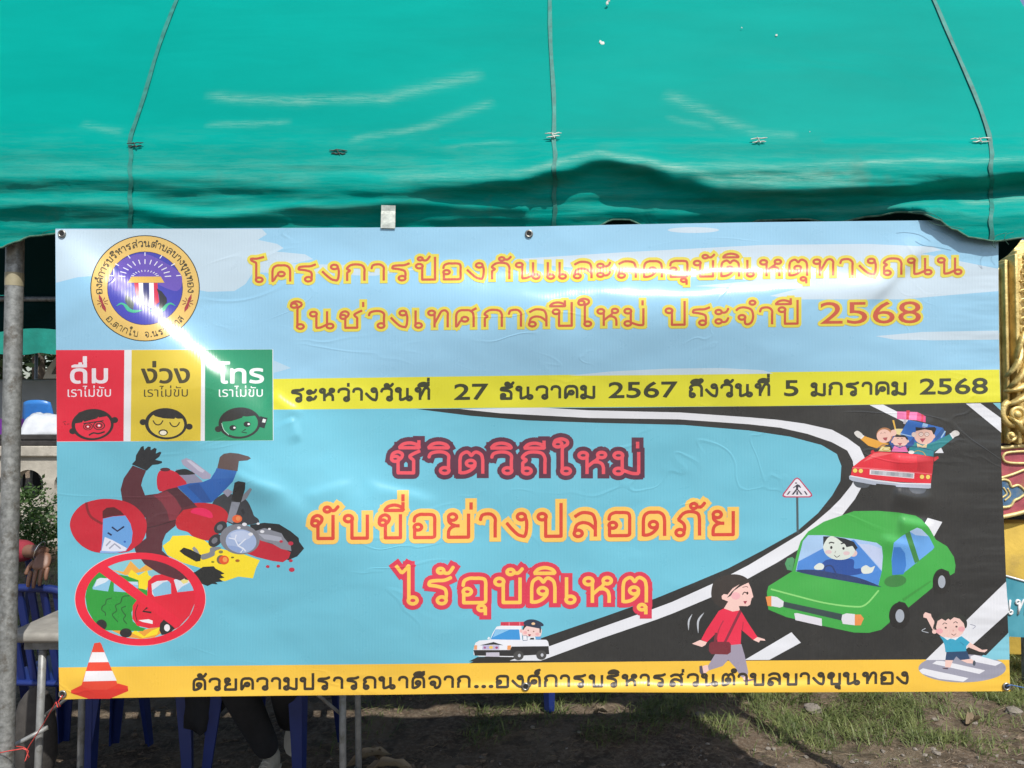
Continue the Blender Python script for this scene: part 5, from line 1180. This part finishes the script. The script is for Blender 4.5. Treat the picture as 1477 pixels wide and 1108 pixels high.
# concrete wall with round openings and a coping, 9 m back
wl = tag(empty('garden_wall', (-6.2, 8.4, 0)), 'pale concrete garden wall with round openings and a flat coping', 'wall')
def holed_panel(x0, x1, z0, z1, holes, y0, y1):
    V = [Vector(p) for p in ((x0, z0), (x1, z0), (x1, z1), (x0, z1))]; Fc = [(0, 1, 2, 3)]; ring = []
    for (hx, hz, hr) in holes:
        n = len(V); V += [Vector((hx + hr*math.cos(a), hz + hr*math.sin(a))) for a in np.linspace(0, 2*math.pi, 29)[:-1]]; Fc.append(tuple(range(n, n+28))); ring.append(n)
    v, e, f, ov, oe, of = delaunay_2d_cdt(V, [], Fc, 1, 1e-5)
    keep = [t for t, o in zip(f, of) if list(o) == [0]]; mb = MB(); n = len(v)
    q = [(a.x, y0, a.y) for a in v] + [(a.x, y1, a.y) for a in v]; ff = [tuple(t) for t in keep] + [tuple(i + n for i in reversed(t)) for t in keep]
    ec = {}
    for t in keep:
        for a, b in zip(t, t[1:] + t[:1] if isinstance(t, list) else tuple(t[1:]) + (t[0],)): ec[(a, b)] = 1
    for (a, b) in ec:
        if (b, a) not in ec: ff.append((a, a + n, b + n, b))
    mb.add(q, ff); return mb
holes = [(x, .66, .17) for x in np.arange(-2.9, 3.6, .46)]
holed_panel(-3.2, 3.8, .0, .98, holes, -.06, .06).build('wall_panel', M_CONC, wl)
mb = MB(); mb.box((.3, 0, 1.04), (7.0, .20, .12), bev=.012); mb.build('coping', M_CONC, wl)
# bench of dark planks on the wall, plastic sheet, blue chairs, grey box
bn = tag(empty('stacked_planks', (-5.6, 8.4, 1.10)), 'stack of dark weathered planks lying on the concrete wall coping', 'planks')
for k, (dz, w, l) in enumerate(((.03, .20, 1.5), (.095, .16, 1.3))): mb = MB(); mb.box((.05*k, 0, dz), (l, w, .052), Matrix.Rotation(.03*k, 3, 'Z'), bev=.005); mb.build('plank', M_DARKWOOD, bn)
M_PLAST = simple('white_plastic_sheet', (.50, .52, .54), .35, var=.08, scale=8, bump=.01, bscale=9)
v = []; f = []; n = 22
for i in range(n):
    for j in range(12): x = i/(n-1); y = j/11; v.append((-5.70 + x*.9, 8.95 - y*.40, 1.47 - .10*x + .03*noise.noise(Vector((x*5, y*4, 1))) - .30*y**2.5*(1 - x*.7) + .02*noise.noise(Vector((x*13, y*9, 4)))))
for i in range(n-1):
    for j in range(11): a = i*12+j; f.append((a, a+1, a+13, a+12))
o = pydata('plastic_sheet', v, f, M_PLAST, None, True); o.modifiers.new('thick', 'SOLIDIFY').thickness = .004; tag(o, 'crumpled white plastic sheet spread behind the concrete wall', 'plastic sheet')
ct = tag(empty('work_table', (-5.2, 8.95, 0)), 'plain grey table carrying the white plastic sheet behind the wall', 'table')
mb = MB(); mb.box((0, 0, 1.17), (1.1, .7, .04), bev=.006); mb.build('table_top', M_GREY, ct)
for sx in (-.8, .8):
    for sy in (-.3, .3): mb = MB(); mb.tube([(sx*.65, sy, 0), (sx*.65, sy, 1.16)], .02, 8); mb.build('leg', M_GREY, ct, True)
M_SKYB = simple('bright_blue_plastic', (.03, .17, .48), .35, var=.1)
def far_chair(x, y, lab):
    r = tag(empty('stacking_chair', (x, y, 0)), lab, 'chair', 'blue stacking chairs behind the white sheet'); 
    mb = MB(); v = []; f = []
    for i in range(9):
        for j in range(7): a = (i/8 - .5)*2; b = j/6; v.append((a*.21*(1 - .18*b*b), .04*a*a - .05*b, 1.28 + .34*b - .03*abs(a)**3*b))
    for i in range(8):
        for j in range(6): a = i*7+j; f.append((a, a+7, a+8, a+1))
    mb.add(v, f); b_ = mb.build('backrest', M_SKYB, r, True); b_.modifiers.new('t', 'SOLIDIFY').thickness = .02
    mb = MB(); mb.box((0, -.2, 1.24), (.42, .4, .03), bev=.01); mb.build('seat', M_SKYB, r)
    for sx in (-.17, .17):
        for sy in (-.36, -.03): mb = MB(); mb.tube([(sx, sy, 0), (sx, sy, 1.24)], .014, 8); mb.build('leg', M_PIPE, r, True)
far_chair(-6.14, 9.6, 'bright blue stacking chair seen just right of the pole'); far_chair(-5.60, 9.65, 'bright blue stacking chair partly behind the left banner edge')
M_GREYBOX = simple('pale_grey_paint', (.34, .36, .40), .45, var=.08, scale=4)
pk = tag(empty('pickup_truck', (-7.35, 12.6, 0)), 'pale grey truck bed with a white cab standing beyond the blue chairs', 'truck')
mb = MB(); mb.box((.2, 0, 1.36), (3.2, 1.5, 1.22), bev=.03); mb.build('cargo_bed', M_GREYBOX, pk, True)
M_WHITE = simple('white_car_paint', (.72, .73, .74), .25, var=.05); M_GLASSD = simple('dark_window_glass', (.02, .025, .03), .08)
mb = MB(); mb.prism([(-.14, 1.98), (-.08, 2.14), (.14, 2.44), (.30, 2.50), (1.7, 2.50), (1.9, 1.98)], -.76, .76); cab = mb.build('cab', M_WHITE, pk)
mb = MB(); mb.prism([(.0, 2.05), (.05, 2.15), (.22, 2.37), (.34, 2.42), (.9, 2.42), (.9, 2.05)], -.775, -.762); mb.build('window', M_GLASSD, cab)
M_RUB = simple('black_rubber', (.02, .02, .02), .8)
for wx in (-.85, 1.25):
    for wy in (-.70, .70):
        mb = MB(); mb.tube([(wx, wy-.1, .36), (wx, wy+.1, .36)], .36, 24); w_ = mb.build('wheel', M_RUB, pk, True); mb = MB(); mb.tube([(wx, wy-.11, .36), (wx, wy+.11, .36)], .2, 16); mb.build('rim', M_PIPE, w_, True)
mb = MB(); mb.box((.3, 0, .66), (4.2, 1.1, .18)); mb.build('chassis', M_RUB, pk)
# further tent whose lit valance shows under the canopy
M_TARP2 = simple('lit_green_tarpaulin', (.006, .21, .16), .5, var=.2, scale=4, bump=.01, bscale=5)
t2 = tag(empty('distant_tent', (-6.5, 10.2, 0)), 'second green tent farther back with a scalloped valance catching the light', 'tent')
v = []; f = []; n = 120
for i in range(n):
    x = -3.2 + 6.4*i/(n-1)
    for k in range(5): v.append((x, -.02*math.sin(x*8)*k/4, 2.62 - k/4*(.34 + .035*abs(math.sin(x*4.6)))))
for i in range(n-1):
    for k in range(4): a = i*5+k; f.append((a, a+1, a+6, a+5))
pydata('valance', v, f, M_TARP2, t2, True)
mb = MB(); mb.add([(-3.2, 0, 2.62), (3.2, 0, 2.62), (0, 2.4, 3.9), (3.2, 4.8, 2.62), (-3.2, 4.8, 2.62)], [(0, 1, 2), (1, 3, 2), (3, 4, 2), (4, 0, 2)]); mb.build('roof_sheet', M_TARP2, t2)
for sx in (-3.1, 3.1):
    for sy in (.05, 4.75): mb = MB(); mb.tube([(sx, sy, 0), (sx, sy, 2.6)], .03, 10); mb.build('pole', M_PIPE, t2, True)
# trees beyond
def tree(x, y, h, w, n, ls, label, seed):
    rg = random.Random(seed); r = tag(empty('tree', (x, y, 0)), label, 'tree', 'dark trees beyond the tents')
    mb = MB(); mb.tube([(0, 0, -.1), (.1, 0, h*.3), (-.05, .1, h*.6), (.1, 0, h*.9)], [.24, .18, .12, .04], 10)
    for k in range(9): a = rg.uniform(0, 6.28); z0 = h*rg.uniform(.25, .7); mb.tube([(0, 0, z0), (math.cos(a)*w*.4, math.sin(a)*w*.4, z0 + h*.12), (math.cos(a)*w*.8, math.sin(a)*w*.8, z0 + h*.2)], [.09, .05, .015], 6)
    mb.build('trunk', M_BARK, r, True); foliage(0, 0, h*.55, w*1.3, w*1.3, h*.55, n, ls, 'crown', M_LEAFD, r, seed)
tree(-13.5, 21, 7.5, 3.4, 5200, .34, 'dark leafy tree above the pickup truck beyond the pole', 11); tree(-9.5, 24, 8, 3.6, 5200, .34, 'tall dark tree right of the nearer one hidden partly by the banner', 12)
tree(-17.5, 25, 8, 4, 5200, .36, 'tall dark tree beyond the pole farthest from the banner', 13); tree(3, 26, 8, 4, 5200, .36, 'dark tree straight behind the middle of the banner', 14); tree(13, 24, 8, 4, 5200, .36, 'dark tree behind the gilded shrine', 15)

# ---------------------------------------------------------------- right: gilded shrine, yellow plinth, blue sign
def make_gold():
    t = NT('gold_leaf'); vec, x, y, z = t.coords()
    c = t.ramp(t.noise(vec, 14, 5, .65), [(.3, (.46, .32, .09)), (.6, (.78, .60, .24))]); t.set(Base_Color=c, Metallic=.35, Roughness=.4, Normal=t.bump(t.noise(vec, 60, 4, .6), 1.0, .004)); return t.m
M_GOLD = make_gold(); M_YEL = simple('ochre_plaster', (.62, .42, .07), .8, var=.15, scale=5, bump=.003, bscale=20, dirt=(.36, .25, .07)); M_MAR = simple('faded_maroon_paint', (.34, .07, .09), .6, var=.3, scale=12, dirt=(.34, .24, .10)); M_BLP = simple('faded_blue_paint', (.06, .14, .26), .6, var=.3, scale=20, dirt=(.25, .26, .2))
SY = 4.6
def S(px, py, y=0.0): p = P(px, py, SY); return Vector((p.x - 3.3, y, p.z))
sh = tag(empty('gilded_shrine', (3.3, SY, 0)), 'ornate gilded pillar and painted boat shaped shrine beside the right banner edge', 'shrine')
x0, xr = S(1441, 500).x, S(1610, 500).x
for (a, b, yd) in ((1440,1446,.02), (1446,1451,-.02), (1451,1457,.01), (1457,1463,-.045), (1463,1466,-.015)):
    A, B = S(a, 400), S(b, 400); top = S(a, 385 - (a-1440)*1.0).z; mb = MB(); mb.box(((A.x+B.x)/2, yd + .15, (top + S(a, 640).z)/2), (B.x-A.x-.002, .3, top - S(a, 640).z), bev=.006); mb.build('moulding', M_GOLD, sh, True)
A, B = S(1466, 400), S(1530, 400); mb = MB(); mb.box(((A.x+B.x)/2, .17, (S(0, 345).z + S(0, 640).z)/2), (B.x-A.x, .3, S(0, 345).z - S(0, 640).z), bev=.01); mb.build('pillar_core', M_GOLD, sh, True)
def spiral(cx, cy, r0, turns, sgn, ph, w):
    mb = MB(); q = []; rs = []
    for k in range(30): t = k/29; rr = r0*(1 - .88*t); a = ph + sgn*turns*2*math.pi*t; c = S(cx, cy); q.append(c + Vector((rr*math.cos(a), -.03 - .03*t, rr*math.sin(a)))); rs.append(w*(1 - .6*t))
    mb.tube(q, rs, 8); mb.ball(S(cx, cy) + Vector((0, -.05, 0)), w*1.3, 10, 8); mb.build('scroll', M_GOLD, sh, True)
def gleaf(p0, p1, w, bow=0.3):
    a, b = S(*p0), S(*p1); d = b - a; L = d.length; d.normalize(); s_ = Vector((d.z, 0, -d.x)); v = []; f = []; n = 7
    for i in range(n):
        t = i/(n-1); ww = w*math.sin(math.pi*min(.97, t*.9 + .1))**.8; c = a + d*L*t + s_*L*bow*t*(1-t) + Vector((0, -.045 - .03*math.sin(math.pi*t), 0))
        v += [c - s_*ww + Vector((0, .02, 0)), c + Vector((0, -.012, 0)), c + s_*ww + Vector((0, .02, 0)), c + Vector((0, .03, 0))]
    for i in range(n-1):
        for j in range(4): f.append((4*i+j, 4*i+(j+1) % 4, 4*i+4+(j+1) % 4, 4*i+4+j))
    f += [(3, 2, 1, 0), (4*n-4, 4*n-3, 4*n-2, 4*n-1)]; mb = MB(); mb.add(v, f); mb.build('leaf', M_GOLD, sh, True)
for cy in range(372, 500, 13):
    for k, cx in enumerate((1471, 1486, 1501)): spiral(cx, cy + 4*(k % 2), .024, 1.3, 1 if k % 2 else -1, .5*k + cy, .009)
for a in (((1445,545),(1466,500),.02,.3), ((1450,560),(1474,515),.022,.3), ((1458,525),(1476,470),.02,-.3), ((1444,565),(1478,548),.022,.4), ((1446,585),(1480,560),.024,.3), ((1468,575),(1492,520),.024,-.3), ((1475,545),(1500,500),.02,-.3), ((1447,600),(1470,628),.022,-.3), ((1480,620),(1500,580),.02,.3)): gleaf(*a)
spiral(1458, 598, .085, 1.6, 1, 2.0, .022); spiral(1500, 560, .075, 1.5, -1, 1.0, .02); spiral(1452, 628, .035, 1.2, -1, 0, .012); spiral(1478, 626, .05, 1.3, -1, 1, .014); spiral(1490, 606, .05, 1.3, 1, 1, .016)
# boat-shaped painted body
q = [S(1440, 650), S(1452, 646), S(1540, 640), S(1620, 640), S(1620, 700), S(1540, 722), S(1500, 733), S(1470, 742), S(1440, 747), S(1425, 748), S(1425, 652)]
mb = MB(); mb.prism([(p.x, p.z) for p in q], .0, .5); mb.build('painted_body', M_MAR, sh)
def trim(pix, w, m=M_GOLD, y=-.006):
    mb = MB(); mb.tube([S(a, b, y) for a, b in catmull(pix, 5, False)], w, 8); mb.build('gold_trim', m, sh, True)
M_PGOLD = simple('pale_gilt', (.62, .50, .22), .5, .25, .2, 50)
for pix, w in (([(1425,748),(1442,746),(1470,740),(1500,731),(1560,716),(1620,702)], .013), ([(1425,650),(1452,645),(1540,639),(1620,639)], .012), ([(1500,668),(1460,668),(1447,664),(1447,656),(1458,652),(1500,650)], .008), ([(1440,690),(1460,684),(1480,676),(1520,660)], .008),
               ([(1438,700),(1444,692),(1454,694),(1458,702),(1468,700),(1478,710),(1470,718),(1462,722),(1456,730),(1442,732)], .008), ([(1446,703),(1451,712),(1444,718)], .006), ([(1452,704),(1456,714),(1448,722)], .006)): trim([(float(a), float(b)) for a, b in pix], w, M_PGOLD)
q = [S(1438,700), S(1444,692), S(1454,694), S(1458,702), S(1468,700), S(1478,710), S(1470,718), S(1462,722), S(1456,730), S(1438,732)]; mb = MB(); mb.prism([(p.x, p.z) for p in q], -.006, .01); mb.build('blue_flower', M_BLP, sh)
mb = MB(); zt, zb = S(0, 757).z, 0; mb.box((S(1500, 0).x + .35, .45, zt/2), (1.6, .8, zt), bev=.01); pdm = mb.build('plinth', M_YEL, sh, True)
mb = MB(); mb.box((S(1500, 0).x + .35, .50, (zt + S(0,747).z)/2), (1.3, .6, abs(S(0,747).z - zt) - .004)); mb.build('shadow_block', M_DARKWOOD, sh)  # dark block in the gap stands for the shadow under the painted body
# blue sign board
def make_signblue():
    t = NT('blue_sign_paint'); vec, x, y, z = t.coords(); c = t.ramp(t.noise(vec, 4, 4, .6), [(.3, (.03, .20, .27)), (.7, (.10, .36, .44))]); t.set(Base_Color=c, Roughness=.4); return t.m
SG = 4.2
def G(px, py, y=0.0): p = P(px, py, SG); return Vector((p.x - 3.1, y, p.z))
sg = tag(empty('sign_board', (3.1, SG, 0)), 'low blue sign board with white Thai lettering in front of the yellow plinth', 'sign')
q = [G(1446, 829), G(1477, 838), G(1600, 862), G(1600, 925), G(1446, 918)]
mb = MB(); mb.prism([(p.x, p.z) for p in q], 0, .03); mb.build('board', make_signblue(), sg)
mb = MB(); mb.tube([G(1445, 829, -.002), G(1477, 838, -.002), G(1600, 862, -.002)], .006, 6); mb.build('white_edge', M_WHITE, sg, True)
mb = MB(); mb.box((G(1470,0).x, .05, G(0,920).z/2 + .02), (.03, .04, G(0,920).z + .1)); mb.build('post', M_GREY, sg); mb = MB(); mb.box((G(1590,0).x, .05, G(0,920).z/2 + .02), (.03, .04, G(0,920).z + .1)); mb.build('post', M_GREY, sg)
mb = MB()
for ch, ox in (('น', 1440), ('ท', 1462), ('ร', 1485), ('า', 1503)):
    for kd, p in pen(ch)[0]: mb.tube([G(ox + a[0]*.19 + (a[1])*.02, 886 - a[1]*.21, -.003) for a in p], .006, 6)
mb.build('lettering', M_WHITE, sg, True)

# ---------------------------------------------------------------- ground cover
def grass_patch(name, n, region, hmin, hmax, seed, dens, mat=M_GRASS):
    rg = random.Random(seed); v = []; f = []; (xa, xb, ya, yb) = region; k = 0; tries = 0
    while k < n and tries < n*12:
        tries += 1; x = rg.uniform(xa, xb); y = rg.uniform(ya, yb)
        if rg.random() > dens(x, y): continue
        k += 1; z = gz(x, y) if abs(x) < 12 and y < 20 else -.03; h = rg.uniform(hmin, hmax)*rg.uniform(.4, 1); a = rg.gauss(.4 + 3*fbm(x, y, 2, 1, 3), 1.3); w = rg.uniform(.0010, .0026)*(1 + y*.05); lean = rg.uniform(.3, 2.2)*h; h *= rg.uniform(.35, 1); dx, dy = math.cos(a)*lean, math.sin(a)*lean; px_, py_ = -math.sin(a)*w, math.cos(a)*w; m = len(v)
        v += [(x-px_, y-py_, z-.005), (x+px_, y+py_, z-.005), (x+dx*.35+px_*.8, y+dy*.35+py_*.8, z+h*.6), (x+dx*.35-px_*.8, y+dy*.35-py_*.8, z+h*.6), (x+dx, y+dy, z+h*.85)]
        f += [(m, m+1, m+2, m+3), (m+3, m+2, m+4)]
    return tag(pydata(name, v, f, mat), kind='stuff')
def dens(x, y):
    c = fbm(x, y, 1.5, 3, 21); a = 0
    if y < 4.6: a = min(1, max(0, (y - 3.62 - .55*c + (.12 if x > 1.2 else 0)) * 4)) * (1 if x > -.2 else .25) * (.9 if x > .6 else .5)
    else: a = .9
    if x > .95 and y < 3.7: a = max(a, .25*max(0, min(1, (x - .95)*3)) * (1 if c > .1 else .15) * (y > 3.3))
    return a * max(.04, min(1, .55 + 2.2*fbm(x, y, 4, 3, 31)))
grass_patch('grass', 21000, (-.9, 3.2, 3.2, 4.8), .03, .11, 1, dens)
grass_patch('grass', 14000, (-3.2, 6.5, 4.6, 8.5), .04, .10, 2, dens)
grass_patch('grass', 12000, (-7.0, -2.2, 4.4, 7.8), .05, .16, 3, lambda x, y: .9)
# gravel
M_STONE = simple('grey_gravel', (.20, .175, .145), .9, var=.35, scale=9, bump=.003, bscale=70)
mb = MB(); rg = random.Random(4)
for k in range(1500):
    x = rg.uniform(-1.6, 2.4); y = rg.uniform(2.95, 3.75)
    if rg.random() > (.16 + .84*min(1, max(0, (x-.7)*1.2)))*(1 if y < 3.45 else .3): continue
    s_ = .003 + .010*rg.random()**4; mb.ball((x, y, gz(x, y) + s_*.25), (s_*rg.uniform(.8, 1.5), s_*rg.uniform(.8, 1.3), s_*.7), 6, 4, .22)
tag(mb.build('gravel', M_STONE), kind='stuff')
mb = MB()
for k in range(900):
    x = rg.uniform(-2.2, 2.6); y = rg.uniform(2.95, 4.0); a = rg.uniform(0, 3.14); l = rg.uniform(.015, .07); z = gz(x, y) + .006
    mb.tube([(x, y, z), (x + math.cos(a)*l*.5, y + math.sin(a)*l*.5, z + rg.uniform(0, .008)), (x + math.cos(a+.3)*l, y + math.sin(a+.3)*l, z + .002)], [.0012, .0014, .0006], 4)
tag(mb.build('twig_litter', M_DRY), kind='stuff')
# stones and dry leaves one can tell apart
def rock(px, py, Y, s_, lab):
    p = P(px, py, Y); mb = MB(); mb.ball((0, 0, s_*.3), (s_, s_*.8, s_*.6), 10, 7, .14); o = mb.build('stone', M_STONE); o.location = (p.x, Y, gz(p.x, Y)); tag(o, lab, 'stone')
rock(1172, 1012, 3.86, .050, 'brownish stone in the grass just below the banner band'); rock(1010, 1022, 3.76, .030, 'small flat stone at the grass edge right of the middle'); rock(1462, 1020, 3.80, .04, 'grey stone near the lower right edge of the frame')
def dry_leaf(name, px, py, Y, L_, w, a, curl, lab, cat='dry leaf'):
    p = P(px, py, Y); v = []; f = []; n = 10
    for i in range(n):
        t = i/(n-1); ww = w*math.sin(math.pi*min(.98, .05 + t*.93))**.7
        for j in range(5): s_ = (j-2)/2; v.append((t*L_ + .01*math.sin(t*9), s_*ww*(.8 + .2*math.cos(t*7)), .006 + curl*(s_*s_)*ww + curl*.5*math.sin(t*3.1)*L_*.25 + .006*math.sin(i*2.3+j)))
    for i in range(n-1):
        for j in range(4): q = i*5+j; f.append((q, q+5, q+6, q+1))
    o = pydata(name, v, f, M_DRY, None, True); o.location = (p.x, Y, gz(p.x, Y) + .004); o.rotation_euler = (0, 0, a); tag(o, lab, cat)
dry_leaf('dry_leaf', 500, 1092, 3.22, .20, .035, .55, .9, 'long curled tan leaf lying between the two table legs'); dry_leaf('dry_leaf', 520, 1100, 3.16, .22, .030, .1, 1.0, 'tan curled leaf nearest the camera by the right table leg')
dry_leaf('dry_leaf', 556, 1085, 3.26, .16, .03, 2.4, 1.0, 'crumpled brown leaf at the right of the table legs'); dry_leaf('dry_leaf', 1395, 1035, 3.66, .09, .03, .5, 1.2, 'pale crumpled leaf on the grass near the right edge'); dry_leaf('dry_leaf', 855, 1018, 3.78, .07, .025, .2, 1.0, 'small pale leaf in the dim grass below the banner eyelet')
# a leaning dark sack under the table
mb = MB(); mb.ball((0, 0, .20), (.085, .07, .22), 16, 12, .03); o = mb.build('sack', simple('dark_sack', (.05, .045, .04), .85, var=.3, bump=.004, bscale=14), None, True); p = P(52, 985, 3.05); o.location = (p.x, 3.05, gz(p.x, 3.05)); tag(o, 'dark bulging sack standing under the table next to the pole', 'sack')
# loose clods and crumbs of soil, a few flattened straws
mb = MB(); rg = random.Random(9)
M_CLOD = simple('soil_clod', (.17, .125, .085), .95, var=.35, scale=12, bump=.004, bscale=60)
for k in range(2600):
    x = rg.uniform(-2.4, 2.6); y = 2.9 + 1.2*rg.random()**1.3
    if fbm(x, y, 3, 2, 41) < -.05: continue
    s_ = .003 + .012*rg.random()**3; mb.ball((x, y, gz(x, y) + s_*.1), (s_*rg.uniform(.8, 1.7), s_*rg.uniform(.8, 1.3), s_*.55), 6, 4, .28)
tag(mb.build('soil_crumbs', M_CLOD), kind='stuff')
# things on the work table left of the pole
cr = tag(empty('purple_crate', (-6.05, 8.85, 1.19)), 'small purple plastic crate with ribbed sides left of the pole', 'crate')
M_PUR = simple('purple_plastic', (.14, .02, .24), .4, var=.1); M_ORG = simple('orange_tin', (.60, .18, .03), .4, var=.1)
mb = MB(); mb.box((0, .09, .10), (.34, .012, .2)); mb.box((0, -.09, .10), (.34, .012, .2)); mb.box((-.165, 0, .10), (.012, .18, .2)); mb.box((.165, 0, .10), (.012, .18, .2)); mb.box((0, 0, .006), (.33, .17, .012)); mb.build('crate_wall', M_PUR, cr)
mb = MB()
for k in range(5): mb.box((-.14 + k*.07, -.099, .1), (.012, .006, .19))
mb.build('rib', M_PUR, cr)
st = tag(empty('trestle', (-6.2, 8.95, 0)), 'low dark trestle table end left of the pole carrying the purple crate', 'table')
mb = MB(); mb.box((.1, 0, 1.165), (.8, .6, .04)); mb.build('table_top', M_DARKWOOD, st)
for sx in (-.25, .4):
    for sy in (-.25, .25): mb = MB(); mb.tube([(sx, sy, 0), (sx, sy, 1.15)], .018, 8); mb.build('leg', M_GREY, st, True)
